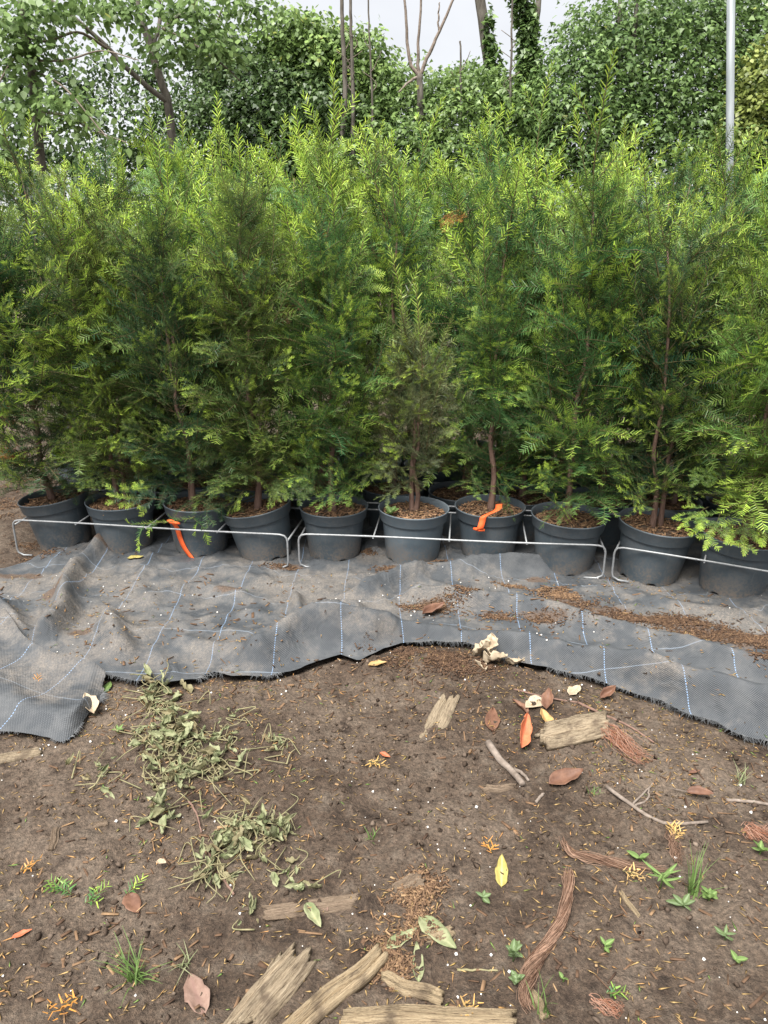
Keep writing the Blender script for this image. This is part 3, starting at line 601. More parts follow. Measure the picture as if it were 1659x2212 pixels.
# ------------------------------------------------------------------ wire frames
def frame(front_px, left_px, h, depth, crosses, label, group, world=None):
    L, Rg = (px(*left_px)[:2], px(*front_px)[:2]) if world is None else world
    root = empty('pot_frame', (L[0], L[1], 0), label, 'wire frame', group); d = Rg-L; ln = np.linalg.norm(d); d = d/ln; n = np.array([-d[1], d[0]]); r = .0048
    def W(s, q, z): return np.array([d[0]*s+n[0]*q, d[1]*s+n[1]*q, z])
    for nm, q in (('front_rod', 0), ('back_rod', depth)):
        b = MB(); cr_ = .035; za = max(.008, surf(L[0]+n[0]*q, L[1]+n[1]*q)+.004); zb = max(.008, surf(Rg[0]+n[0]*q, Rg[1]+n[1]*q)+.004)
        pts = [W(.075, q, za), W(.03, q, za-.001), W(.004, q, za+.012), W(0, q, za+.03)]+[W(0, q, z) for z in np.linspace(za+.05, h-cr_, 4)]+[W(.004, q, h-.016), W(.014, q, h-.005), W(cr_, q, h)]
        pts += [W(s, q, h+.002*math.sin(s*5)) for s in np.linspace(cr_+.03, ln-cr_-.03, 12)]
        pts += [W(ln-cr_, q, h), W(ln-.014, q, h-.005), W(ln-.004, q, h-.016)]+[W(ln, q, z) for z in np.linspace(h-cr_, zb+.05, 4)]+[W(ln, q, zb+.03), W(ln-.004, q, zb+.012), W(ln-.03, q, zb-.001), W(ln-.085, q, zb)]
        b.tube(pts, r, r, 8); obj(nm, b.mesh(nm, [M['steel']]), root)
    for s in crosses:
        b = MB(); b.tube([W(s*ln, -.004, h-.006), W(s*ln, depth*.5, h-.007), W(s*ln, depth+.004, h-.006)], .0038, None, 8); obj('cross_rod', b.mesh('cross_rod', [M['steel']]), root)
    for s in (0, 1):
        b = MB(); b.tube([W(s*ln, -.0, h-.03), W(s*ln, depth, h-.03)], .0045, None, 8); obj('end_rod', b.mesh('end_rod', [M['steel']]), root)
def frame_line(ids, xl, xr):            # straight line just in front of these pots, touching their sides below the collar
    f = np.polyfit(PC[ids, 0], PC[ids, 1], 1); d = np.array([1, f[0]]); d /= np.linalg.norm(d); n = np.array([-d[1], d[0]]); c = PC[ids].mean(0)
    off = min(np.dot(PC[k]-c, n)-.1535*FRONTPOTS[k][3]-.006*(FRONTPOTS[k][2][0] > 0) for k in ids); c = c+n*off
    def hit(x): u = (x-829.5)/FP; u = u/(CP+(1106-1240)/FP*SP); t = (c[0]-u*c[1])/(u*d[1]-d[0]); return c+d*t
    return hit(xl), hit(xr)
FH = .19
frame(None, None, FH, .36, (.24,.50,.755), 'galvanised wire frame holding the leaning pot and three pots beside it', 'wire frames round the pots', frame_line([0, 1, 2, 3], 47, 624))
frame(None, None, FH, .36, (.25,.5,.75), 'galvanised wire frame holding the four pots with the short orange strap among them', 'wire frames round the pots', frame_line([4, 5, 6, 7], 648, 1303))
LA, LB = frame_line([8, 9], 1322, 1659); LB = LA+(LB-LA)/np.linalg.norm(LB-LA)*1.48
frame(None, None, FH, .36, (.25,.5,.75), 'galvanised wire frame holding the dark mulched pot and the overhung last pot', 'wire frames round the pots', (LA, LB))
for i, (s0, lab) in enumerate([(.35, 'shaded wire frame in the second row behind the first frame'), (4.45, 'shaded wire frame in the second row behind the middle frame'), (8.55, 'shaded wire frame in the second row behind the last frame')]):
    a = PC[0]+rdir*pitch*(s0-.35)+rnrm*.245; frame(None, None, .215, .37, (.25,.5,.75), lab, 'shaded wire frames', (a, a+rdir*pitch*4))
# ------------------------------------------------------------------ orange straps
def ribbon(name, P, wdt, wdir, th=.0012):
    P = spline(P, 30); wdir = np.array(wdir, float); wdir /= np.linalg.norm(wdir); T = np.gradient(P, axis=0); T /= np.linalg.norm(T, axis=1)[:, None]; N = np.cross(T, wdir); N /= np.linalg.norm(N, axis=1)[:, None]
    V = []; F = []
    for i in range(30):
        for sx_, sn in ((-1, 0), (1, 0), (1, 1), (-1, 1)): V.append(P[i]+wdir*wdt/2*sx_+N[i]*th*sn)
    for i in range(29):
        for k in range(4): F.append((i*4+k, i*4+(k+1) % 4, i*4+4+(k+1) % 4, i*4+4+k))
    F += [(3, 2, 1, 0), (116, 117, 118, 119)]
    return mesh_np(name, V, [F], [M['orange']], smooth=False)
def pot_surf(i, cx, z, out_=.004):       # point on the camera side of pot i at picture column cx and local height z
    c = PC[i]; r = (.129+(.148-.129)*(z-.03)/.165 if z < .2 else .1665)*FRONTPOTS[i][3]+out_; d = ray(cx, 1170)[:2]; d = d/np.linalg.norm(d); t = np.dot(c, d); m = d*t; q = np.linalg.norm(c-m)
    h = math.sqrt(max(0, r*r-q*q)); p = m-d*h; return np.array([p[0], p[1], z+POTS[i].location.z])
st = obj('plant_strap', ribbon('plant_strap', [pot_surf(2, 378, .198, .026), pot_surf(2, 381, .186, .024), pot_surf(2, 386, .16, .012), pot_surf(2, 391, .10, .006), pot_surf(2, 399, .05, .006), pot_surf(2, 412, .004, .009)], .026, (1, -.25, 0)), label='long orange plastic strap hanging from the wire frame over a pot', cat='plant strap')
b = MB(); b.tube([pot_surf(2, 366, .194, .022), pot_surf(2, 374, .197, .024), pot_surf(2, 392, .194, .022)], [.004, .011, .005], None, 8); obj('knot', b.mesh('knot', [M['orange']]), st)
st2 = obj('plant_strap', ribbon('plant_strap', [np.array([PC[6][0]+.03, PC[6][1]-.09, .292+POTS[6].location.z]), np.array([PC[6][0]+.014, PC[6][1]-.135, .280+POTS[6].location.z]), pot_surf(6, 1044, .262, .008), pot_surf(6, 1040, .240, .015), pot_surf(6, 1036, .205, .024), pot_surf(6, 1034, .188, .026)], .03, (1, -.15, .15)), label='short orange plastic strap running from pot soil over the rim', cat='plant strap')
b = MB(); b.tube([pot_surf(6, 1022, .192, .026), pot_surf(6, 1034, .194, .031), pot_surf(6, 1046, .192, .026)], [.006, .010, .006], None, 8); obj('knot', b.mesh('knot', [M['orange']]), st2)
# ------------------------------------------------------------------ background hedge and trees
LFV = np.array([(0,0,0),(.28,.36,-.05),(.62,.30,-.06),(1,0,-.12),(.62,-.30,-.06),(.28,-.36,-.05)]); LFF = np.array([(0,3,2,1),(0,5,4,3)])
IVV = np.array([(0,0,0),(.05,.48,-.08),(.45,.26,-.03),(1,0,-.12),(.45,-.26,-.03),(.05,-.48,-.08)])
def cloud(blobs, n, size, seed, tpl=LFV, shell=.5, clump=.5, vbias=0., cf=7):
    g = np.random.default_rng(seed); Vs = []; Fs = []; A = []; off = 0
    ar = np.array([b[3]*b[5] for b in blobs]); ar = ar/ar.sum()
    for (cx, cy, Y, rx, ry_, rz), fr_ in zip(blobs, ar):
        c = pxd(cx, cy, Y); k = Y/ray(cx, cy)[1]/FP; N = int(n*fr_); d = g.normal(size=(N, 3)); d /= np.linalg.norm(d, axis=1)[:, None]
        d[:, 1] = np.where(g.random(N) < .6, -np.abs(d[:, 1]), d[:, 1])
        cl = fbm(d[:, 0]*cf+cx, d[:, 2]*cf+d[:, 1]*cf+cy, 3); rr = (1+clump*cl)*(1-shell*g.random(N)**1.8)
        T = c+d*rr[:, None]*np.array([rx*k, ry_, rz*k]); ok = T[:, 2] > .15
        yaw = np.arctan2(d[:, 1], d[:, 0])+g.normal(0, .9, N); pit = g.normal(.55, .45, N); rol = g.normal(0, .5, N)
        S = size*g.uniform(.6, 1.25, N); V, F = inst(tpl, LFF, euls(yaw, pit, rol)[ok], S[ok], T[ok]); Vs.append(V); Fs.append(F+off); off += len(V)
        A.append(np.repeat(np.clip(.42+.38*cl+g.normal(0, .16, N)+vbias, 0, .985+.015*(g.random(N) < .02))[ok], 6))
    return np.concatenate(Vs), np.concatenate(Fs), np.concatenate(A)
def crown(name, blobs, n, size, seed, mat, parent, **kw):
    V, F, A = cloud(blobs, n, size, seed, **kw); me = mesh_np(name, V, [F], [mat], attrs={'var': A}); me.transform(Matrix.Translation(-parent.location)); return obj(name, me, parent, kind='stuff')
def limb(name, pts, r0, r1, parent, mat='bark', n=18, sides=7):
    P = spline([pxd(*p) for p in pts], n); P = P+np.stack([.01*fbm(np.arange(n)*.7, 1., 2), .01*fbm(np.arange(n)*.7, 4., 2), 0*P[:, 0]], 1); b = MB(); b.tube(P-np.array(parent.location), np.linspace(r0, r1, n), None, sides); return obj(name, b.mesh(name, [M[mat]]), parent), P
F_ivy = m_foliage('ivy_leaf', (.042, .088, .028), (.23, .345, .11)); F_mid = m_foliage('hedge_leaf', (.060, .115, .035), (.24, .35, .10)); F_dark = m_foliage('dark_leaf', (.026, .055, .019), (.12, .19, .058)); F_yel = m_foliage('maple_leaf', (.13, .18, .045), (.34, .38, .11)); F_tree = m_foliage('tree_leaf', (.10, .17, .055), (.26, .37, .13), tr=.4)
def ground_at(x, y, Y): p = pxd(x, y, Y); return (p[0], Y, float(gz(p[0], Y)))
def bush(label, blobs, n, size, seed, mat, stems, name='ivy_hedge', cat='hedge', group=None, **kw):
    x, y, Y = blobs[0][:3]; root = empty(name, ground_at(x, y, Y), label, cat, group)
    for sx_, r in stems:
        p = pxd(sx_, 420, Y); base = np.array([p[0]+.05, Y+.1, -.05]); b = MB(); b.tube(spline([base, base+np.array([.06, 0, 1.2]), np.array([p[0], Y+.1, 2.3])], 10)-np.array(root.location), r, r*.5, 7); obj('stem', b.mesh('stem', [M['bark']]), root)
    crown('foliage', blobs, n, size, seed, mat, root, **kw); return root
bush('tall dense ivy hedge rising to the frame top beside the steel post', [(1330,190,8.6,170,.75,175),(1480,150,8.8,170,.8,180),(1640,170,8.8,150,.8,200),(1240,290,8.4,130,.6,170),(1400,400,8.3,200,.7,200),(1600,420,8.3,200,.7,200),(1270,110,8.8,90,.6,80),(1400,60,9.0,110,.6,60),(1560,40,9.,110,.6,70),(1720,300,8.6,130,.8,330)], 70000, .046, 1, F_ivy, [(1340,.05),(1500,.05),(1620,.05)], tpl=IVV, shell=.7, clump=.42)
bush('yellowish field maple shrub growing out of the ivy hedge behind the steel post', [(1625,210,8.0,60,.35,75),(1590,300,7.95,55,.3,50),(1650,130,8.1,45,.3,40)], 3400, .046, 2, F_yel, [(1630,.02)], 'maple_shrub', 'shrub', shell=.9)
bush('low mid-green hedge of ivy and shrubs under the bare forked sapling', [(880,310,8.9,130,.6,140),(1010,300,8.8,130,.6,130),(1120,330,8.7,120,.6,140),(840,230,9.1,80,.5,70),(960,210,9.2,70,.5,50),(1060,210,9.,70,.5,60),(940,420,8.5,260,.6,150),(820,190,9.2,60,.4,60),(1000,170,9.3,40,.4,30)], 40000, .044, 3, F_mid, [(900,.03),(1010,.03)], tpl=IVV)
bush('light green willowy shrub with fine pointed leaves between ivy trees', [(790,190,9.2,75,.5,110),(700,170,9.3,90,.5,110),(730,110,9.4,90,.5,50),(620,90,9.4,90,.5,60),(650,130,9.4,80,.5,80)], 14000, .054, 4, F_mid, [(700,.03),(790,.03)], 'leafy_shrub', 'shrub', shell=.8, clump=.5, vbias=.12)
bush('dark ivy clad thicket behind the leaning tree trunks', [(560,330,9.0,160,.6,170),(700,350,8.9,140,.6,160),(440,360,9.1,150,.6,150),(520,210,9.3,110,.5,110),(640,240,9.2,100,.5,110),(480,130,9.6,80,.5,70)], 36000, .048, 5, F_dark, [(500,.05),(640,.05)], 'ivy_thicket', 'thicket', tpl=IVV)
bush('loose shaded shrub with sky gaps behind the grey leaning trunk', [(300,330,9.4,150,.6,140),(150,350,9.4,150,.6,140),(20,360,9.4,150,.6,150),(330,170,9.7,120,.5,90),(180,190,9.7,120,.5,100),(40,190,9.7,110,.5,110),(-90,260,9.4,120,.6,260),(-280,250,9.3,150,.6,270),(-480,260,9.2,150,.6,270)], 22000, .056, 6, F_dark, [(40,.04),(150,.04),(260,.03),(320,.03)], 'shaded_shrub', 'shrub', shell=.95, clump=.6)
# ivy wrapped trunks
t1 = empty('ivy_clad_tree', ground_at(1150,400,8.7), 'thick tree trunk wrapped in ivy standing above the hedge beside the sky gap', 'tree')
limb('trunk', [(1160,420,8.7),(1150,250,8.7),(1145,120,8.7),(1130,20,8.7),(1105,-60,8.7)], .075, .045, t1)
limb('limb', [(1146,130,8.7),(1158,50,8.75),(1166,-40,8.8)], .04, .025, t1)
crown('ivy', [(1145,170,8.65,34,.16,60),(1140,110,8.65,26,.14,50),(1150,240,8.65,45,.2,70),(1128,20,8.65,24,.12,40),(1112,-40,8.65,24,.12,40),(1140,60,8.65,22,.12,40)], 4400, .05, 8, F_ivy, t1, tpl=IVV, shell=.6)
t2 = empty('ivy_clad_tree', ground_at(1060,400,9.1), 'pale leaning trunk with thin ivy on one side, next to the sky gap', 'tree')
limb('trunk', [(1070,420,9.1),(1062,220,9.1),(1052,110,9.1),(1036,0,9.1),(1028,-60,9.1)], .065, .05, t2); crown('ivy', [(1064,150,9.05,16,.1,60),(1056,70,9.05,10,.08,50),(1070,220,9.,34,.14,50)], 800, .065, 9, F_ivy, t2, tpl=IVV, shell=.6)
sp_ = empty('bare_sapling', ground_at(905,330,8.4), 'bare forked sapling with pale upright shoots against the sky', 'sapling')
limb('stem', [(912,420,8.4),(908,250,8.4),(907,160,8.4)], .035, .03, sp_)
for pts, r in [([(907,165,8.4),(885,130,8.4),(878,60,8.4),(874,-20,8.4)], .02), ([(906,165,8.4),(903,100,8.4),(912,-20,8.4)], .018), ([(908,165,8.4),(930,110,8.4),(950,65,8.4),(984,-10,8.4)], .02), ([(949,66,8.4),(947,30,8.4),(950,5,8.4)], .01), ([(905,165,8.4),(880,180,8.38),(862,200,8.35)], .015)]: limb('shoot', pts, r, r*.55, sp_, 'twig')
for a, b_, c, r, lb in [(735,745,738,.028,'thin grey pole-like trunk above the willowy shrub'), (766,762,757,.022,'slim dark bare trunk beside the pole-like trunk'), (810,803,795,.012,'whip-thin bare stem beside the sky gap'), (1100,1102,1108,.014,'thin dark bare stem between the two ivy trunks'), (1337,1337,1340,.035,'short bare trunk poking from the ivy hedge top'), (1353,1362,1378,.03,'pale slanting trunk beside the short bare trunk in the hedge'), (995,995,994,.012,'thin grey dead stem standing in the low hedge')]:
    Y = 8.45; top_ = 90 if a == 995 else -30; rt = empty('bare_tree', ground_at(a, 400, Y), lb, 'tree'); limb('trunk', [(a, 420, Y), (b_, 200, Y), ((b_+c)/2, 100, Y), (c, top_, Y)], r, r*.6, rt, n=22)
    for k in range(3):
        yy = 200-k*45
        if yy > top_+20: limb('twig', [(b_, yy, Y), (b_+rnd.choice((-1, 1))*12, yy-20, Y), (b_+rnd.choice((-1, 1))*20, yy-45, Y-.05)], .006, .003, rt, 'twig', 8, 5)
# left tree with leaning limbs and separate near leaves
lt = empty('leaning_tree', ground_at(368,400,7.6), 'leaning grey tree with forked trunks and drooping light green leaves', 'tree')
limb('trunk', [(380,420,7.6),(368,240,7.6),(350,185,7.6),(328,110,7.6),(300,20,7.6),(290,-60,7.6)], .042, .026, lt)
limb('limb', [(368,225,7.6),(330,195,7.55),(270,145,7.5),(235,105,7.5),(150,30,7.4),(95,-10,7.4)], .026, .014, lt)
limb('limb', [(335,120,7.6),(365,50,7.5),(410,20,7.5),(450,-40,7.5)], .022, .012, lt); limb('limb', [(329,115,7.6),(345,40,7.7),(340,-40,7.7)], .022, .012, lt)
limb('limb', [(410,90,7.5),(460,60,7.4),(490,-10,7.4)], .012, .007, lt, 'twig'); limb('limb', [(350,60,7.5),(410,90,7.5),(480,140,7.3),(520,175,7.3)], .010, .005, lt, 'twig'); limb('limb', [(240,110,7.5),(170,70,7.3),(90,90,7.2),(20,60,7.2)], .014, .006, lt, 'twig')
crown('crown', [(120,30,7.2,120,.5,40),(260,20,7.3,130,.5,40),(420,30,7.3,110,.5,45),(540,20,7.4,80,.4,35),(60,110,7.1,80,.4,60),(380,110,7.3,80,.4,40),(480,110,7.2,60,.3,50)], 2700, .062, 12, F_tree, lt, shell=.95, clump=.6)
lt2 = empty('leaning_tree', ground_at(85,400,7.2), 'upright grey trunk with hanging leafy boughs beside the leaning tree', 'tree')
limb('trunk', [(95,420,7.2),(84,290,7.2),(72,200,7.2),(66,130,7.2),(50,40,7.2),(45,-50,7.2)], .042, .03, lt2)
BOUGHS = [[(70,150,7.2),(110,170,7.0),(150,200,6.8),(200,260,6.7),(235,300,6.6)], [(60,100,7.2),(20,140,7.0),(-10,200,6.9),(-20,260,6.9)], [(66,130,7.2),(140,130,7.0),(220,110,6.9),(300,130,6.8)], [(80,240,7.2),(140,250,7.0),(200,280,6.8),(280,310,6.6)], [(50,60,7.2),(0,40,7.1),(-50,60,7.0)]]
lme = [mesh_np('leaf', np.concatenate([LFV*(1, 1.05, 1+k)]), [LFF], [F_tree], attrs={'var': np.full(6, v)}) for k, v in enumerate((.35, .55, .7, .85))]
for bo in BOUGHS:
    o_, P = limb('bough', bo, .011, .004, lt2, 'twig', 20, 5)
    for k in range(46):
        i = rnd.randrange(4, 20); p = P[i]+np.array([rnd.gauss(0, .10), rnd.gauss(0, .09), rnd.gauss(-.05, .10)]); o = bpy.data.objects.new('leaf', rnd.choice(lme)); COL.objects.link(o); o.parent = lt2; o.location = Vector(p)-lt2.location
        o.rotation_euler = (rnd.gauss(0, .5), rnd.gauss(.8, .4), rnd.random()*6.28); s = rnd.uniform(.045, .08); o.scale = (s, s, s)
crown('crown', [(60,230,7.0,70,.4,60),(160,250,6.9,70,.35,60),(40,60,7.1,80,.4,50),(10,330,7.,60,.4,50)], 1000, .062, 14, F_tree, lt2, shell=.95, clump=.5)
# steel post
pa, pb = pxd(1577, 330, 7.0), pxd(1580, -20, 7.0); pdn = (pb-pa)/(pb-pa)[2]; pbase = pa-pdn*pa[2]
root = empty('steel_post', (pbase[0], 7.0, -.02), 'galvanised steel post standing between the yews and the ivy hedge', 'post')
b = MB(); b.tube([(0, 0, 0), pdn*2, pdn*4.4], .031, .031, 16); obj('shaft', b.mesh('shaft', [M['post']]), root)
b = MB(); b.tube([pdn*4.395, pdn*4.42], .034, .034, 16); obj('cap', b.mesh('cap', [M['post']]), root)
# ------------------------------------------------------------------ litter on the ground
def scatter_pts(N, g, seed, lo=0., y0=.85, y1=3.2, fab=.35):
    x = g.uniform(-1.7, 1.7, N*3); y = g.uniform(y0, y1, N*3); dn = fbm(x*1.8+seed, y*1.8, 3)*.5+.5+.25*fbm(x*7, y*7+seed, 2); ins = inside(x, y)
    ok = (g.random(N*3) < np.clip((dn-lo)*1.3, .05, 1)*np.where(ins, fab, 1)) & (np.abs(x) < y*.56+.25)
    x, y = x[ok][:N], y[ok][:N]; ins = inside(x, y); return x, y, np.where(ins, fz(x, y), gz(x, y))
def stuff(name, label, cat, V, F, A, mat, nv): obj(name, mesh_np(name, V, [F], [mat], attrs={'var': np.repeat(A, nv)}), label=label, cat=cat, kind='stuff')
g = np.random.default_rng(21)
x, y, z = scatter_pts(22000, g, 1, .38, fab=.10); N = len(x); s = .0022+.018*g.random(N)**6
V, F = inst(OCTV, OCTF, rots(N, g), np.stack([s, s*g.uniform(.6, 1, N), s*g.uniform(.5, .9, N)], 1), np.stack([x, y, z+s*.15], 1)); V = V+np.random.default_rng(1).normal(0, 1, V.shape)*np.repeat(s, 6)[:, None]*.16; stuff('soil_crumbs', 'small crumbs of dark soil strewn over the bare ground', 'soil', V, F, g.beta(2, 2.5, N), M['crumb'], 6)
x, y, z = scatter_pts(7500, g, 5, .2, fab=.30); N = len(x)
NDV = np.array([(-.5, 0, 0), (-.2, .5, .25), (.5, 0, .4), (-.2, -.5, .25), (-.2, 0, -.3)]); NDF = np.array([(0, 3, 1), (1, 3, 2), (0, 1, 4), (1, 2, 4), (2, 3, 4), (3, 0, 4)])
V, F = inst(NDV, NDF, euls(g.random(N)*6.28, g.normal(0, .18, N), g.normal(0, .3, N)), np.stack([g.uniform(.010, .034, N), g.uniform(.002, .0048, N), g.uniform(.001, .003, N)], 1), np.stack([x, y, z+.003], 1)); stuff('fallen_needles', 'straw-coloured fallen yew needles scattered over the soil', 'needles', V, F, g.beta(2, 1.6, N), M['fneedle'], 5)
x, y, z = scatter_pts(1300, g, 9, .42, fab=.45); N = len(x); s = .0035+.008*g.random(N)**2.5
V, F = inst(OCTV, OCTF, rots(N, g), s, np.stack([x, y, z+s*.3], 1)); stuff('perlite_grains', 'tiny white perlite grains sprinkled over the soil', 'perlite', V, F, g.random(N), M['perlite'], 6)
x, y, z = scatter_pts(3600, g, 14, .3, fab=.25); N = len(x)
V, F = inst(BOXV, BOXF, euls(g.random(N)*6.28, g.normal(0, .2, N), g.normal(0, .3, N)), np.stack([g.uniform(.006, .034, N)*np.where(g.random(N) < .06, 1.9, 1), g.uniform(.0015, .0065, N)*np.where(g.random(N) < .06, 1.8, 1), g.uniform(.001, .004, N)], 1), np.stack([x, y, z+.002], 1)); stuff('bark_chips', 'brown bark chips littering the bare soil', 'bark chips', V, F, g.beta(1.6, 1.6, N), M['mulch'], 8)
# mulch drifts lying on the fabric
def drift(label, spots, N, seed, beta=(2, 2.6)):
    g = np.random.default_rng(seed); xs_, ys_ = [], []
    for a, b_, wx, wy, rot in spots:
        c = px(a, b_); n = int(N*wx*wy/sum(q[2]*q[3] for q in spots)); u, v = g.normal(0, wx*.5, n), g.normal(0, wy*.5, n); xs_.append(c[0]+u*math.cos(rot)-v*math.sin(rot)); ys_.append(c[1]+u*math.sin(rot)+v*math.cos(rot))
    x, y = np.concatenate(xs_), np.concatenate(ys_); ok = g.random(len(x)) < sst(-.35, .25, fbm(x*9, y*9+seed, 3)); x, y = x[ok], y[ok]; z = np.where(inside(x, y), fz(x, y), gz(x, y))+.004*g.random(len(x)); N = len(x)
    V, F = inst(BOXV, BOXF, euls(g.random(N)*6.28, g.normal(0, .3, N), g.normal(0, .5, N)), np.stack([.003+.022*g.random(N)**2.2, g.uniform(.001, .0045, N), g.uniform(.001, .0035, N)], 1), np.stack([x, y, z+.001], 1)); stuff('mulch_drift', label, 'mulch', V, F, g.beta(*beta, N), M['mulch'], 8)
drift('long drift of brown bark mulch lying in the fabric hollow below the frame joint', [(1330,1335,.20,.05,-.25),(1440,1352,.22,.06,-.3),(1560,1390,.22,.06,-.35),(1640,1400,.15,.07,-.3),(1240,1310,.14,.05,-.2),(1650,1460,.08,.05,-.3)], 6500, 31, (1.5, 2.8))
drift('small heap of straw-coloured mulch in front of the straw-mulched pot', [(1190,1285,.10,.05,0),(1165,1262,.06,.03,0),(1230,1296,.12,.03,-.2),(1100,1275,.08,.02,-.1)], 2000, 32, (3, 2))
drift('thin patch of mulch behind the front fold of the fabric', [(1080,1345,.10,.03,-.1),(1170,1350,.12,.03,-.2),(1270,1365,.12,.03,-.2),(920,1330,.12,.05,0),(1000,1320,.1,.03,0)], 2400, 33)
drift('mulch spilled at the foot of the paler grey-blue pot', [(860,1240,.1,.03,0),(940,1230,.08,.02,0),(620,1235,.10,.04,0),(800,1205,.05,.03,0)], 1500, 34)
drift('dark mulch spilled over bare soil round the leaning end pot', [(40,1180,.2,.12,0),(90,1210,.15,.06,0),(20,1100,.2,.2,0),(60,1040,.2,.3,0),(230,1210,.1,.04,0)], 3600, 35)
drift('crumbly dark mulch heaped against the lifted fabric edge', [(900,1435,.22,.07,0),(1000,1450,.14,.05,0),(850,1420,.10,.05,0)], 4200, 36, (1.4, 4))
drift('reddish shredded bark spread between the split planks', [(880,1970,.07,.09,0),(850,2080,.06,.10,0),(910,1910,.06,.05,0)], 2600, 37, (3, 2))
# ------------------------------------------------------------------ leaves
def leaf_mesh(L, W, curl, cup, seed, mat, n=10, m=6, point=1.0, crinkle=.0):
    V = []; rib = []
    for i in range(n+1):
        t = i/n; wd = W*.5*(math.sin(math.pi*min(1, t**.85))**.75*(1-.25*t*point)+.02)
        for j in range(m+1):
            v = j/m*2-1; x = L*t; yv = wd*v*(1+.06*math.sin(t*19+seed)); yv *= 1+crinkle*1.8*float(fbm(np.array(t*7+seed*3), np.array(j > m/2)*3., 2)); z = cup*abs(v)**1.5*wd*2+curl*L*(t-.35)**2+crinkle*float(fbm(np.array(t*5+seed), np.array(v*2.), 2))*L
            V.append((x, yv, z)); rib.append(1. if j == m//2 else 0.)
    F = [(i*(m+1)+j, (i+1)*(m+1)+j, (i+1)*(m+1)+j+1, i*(m+1)+j+1) for i in range(n) for j in range(m)]
    me = mesh_np('leaf', V, [F], [M[mat]], attrs={'rib': rib}, smooth=True); return me
def thick(o, t=.0008):
    md = o.modifiers.new('thickness', 'SOLIDIFY'); md.thickness = t; return o
def fallen(p0, p1, wr, mat, label, curl=.3, cup=.25, roll=0., lift=0., crinkle=.055, stalk=0.):
    a, b = G(*p0), G(*p1); d = b-a; L = d.length; o = obj('fallen_leaf', leaf_mesh(L, L*wr, curl, cup, p0[0] % 7, mat, crinkle=crinkle), None, a+Vector((0, 0, .004+lift*.04)), None, label, 'leaf')
    q = d.to_track_quat('X', 'Z').to_matrix() @ Matrix.Rotation(roll, 3, 'X') @ Matrix.Rotation(-lift, 3, 'Y'); o.rotation_euler = q.to_euler(); thick(o)
    if stalk:
        bm = MB(); bm.tube([(.004, 0, .002), (-stalk*.5, .002, .003), (-stalk, .006, 0)], .0014, .001, 5); obj('stalk', bm.mesh('stalk', [M['twig']]), o)
    return o
fallen((1083,1919),(1084,1850),.36,'l_yel','yellow laurel-like leaf lying flat on dark soil',.1,.15)
fallen((1124,1625),(1118,1565),.33,'l_red','bright orange-red curled leaf beside the weathered wood chunk',.3,.5,.6,.25)
fallen((1064,1582),(1063,1535),.42,'l_brn','pinkish brown oval leaf between the pale worn wood and orange-red leaf',.2,.2)
fallen((1186,1572),(1166,1540),.55,'l_och','ochre curled leaf behind the weathered wood chunk',.4,.4,.3)
fallen((1180,1540),(1188,1508),.5,'l_brn','small orange-brown leaf touching the ochre leaf',.4,.35,-.2,.2)
fallen((1140,1545),(1106,1515),.35,'l_brn','dark red-brown folded leaf near the fabric edge',.2,.6,.3)
fallen((1175,1512),(1135,1535),.7,'l_tan','broad crumpled tan leaf behind the ochre leaf',.3,.2,0,0,.08)
fallen((1185,1700),(1258,1678),.5,'l_brn','large reddish brown leaf with soil on it, near the grey stick',.25,.3,.1,.08,.04)
fallen((1482,1716),(1542,1728),.45,'l_brn','curled brown leaf with long stalk beyond the forked twig',.3,.5,.2,.1,.03,.05)
fallen((275,1935),(300,1978),.62,'l_brn','small red-brown leaf scrap near the fresh yew sprigs',.2,.15,0,0,.05)
fallen((440,2195),(410,2110),.5,'l_pnk','pinkish crumpled leaf lying by the lower planks',.1,.2,0,0,.08)
fallen((912,1332),(958,1316),.40,'l_brn','red-brown crumpled leaf lying on the fabric behind its front fold',.5,.6,.3,.1,.08)
fallen((1230,1505),(1252,1488),.6,'l_tan','small pale leaf lying at the frayed fabric edge',.3,.3)
fallen((1296,1516),(1326,1492),.5,'l_brn','crumpled red leaf against the frayed fabric edge',.6,.6,.4,.2,.1)
fallen((795,1440),(835,1434),.5,'l_och','orange leaf scrap tucked under the fabric edge',.3,.3)
fallen((222,1500),(240,1478),.5,'green','single green leaf lying on the torn fabric corner',.2,.2)
fallen((205,1552),(188,1530),.6,'l_tan','dry brown leaf stuck to the torn fabric edge',.5,.5,0,.3,.08)
fallen((275,1208),(310,1203),.5,'l_yel','yellow-green leaf on the fabric before the second pot',.2,.2)
fallen((820,1628),(842,1640),.55,'l_red','tiny orange leaf on the dark soil in the middle',.4,.3)
fallen((1488,1672),(1512,1668),.4,'l_brn','thin orange-brown leaf shred before the rolled fabric',.2,.3)
fallen((340,1870),(362,1882),.5,'l_tan','pale curled leaf fragment beside the second wilted weed',.6,.5,0,.2,.05)
fallen((25,2030),(70,2012),.35,'l_red','orange leaf strip at the soil edge near the grass tuft',.2,.3)
fallen((835,2052),(900,2010),.4,'wilt','dull green leaf decaying beside the shredded bark',.1,.15,0,0,.04); fallen((905,1985),(985,2055),.45,'wilt','large spotted green leaf decaying below the shredded bark',.1,.15,0,0,.05); fallen((905,2125),(900,2040),.3,'wilt','long pale green decaying leaf by the short split plank',.1,.15,0,0,.04)
fallen((662,1955),(695,2010),.4,'wilt','wilted green leaf lying below the muddy half-buried board',.3,.4,.2,0,.05); fallen((690,1945),(708,1972),.6,'l_pnk','greyish dry leaf beside the muddy half-buried board',.2,.2)
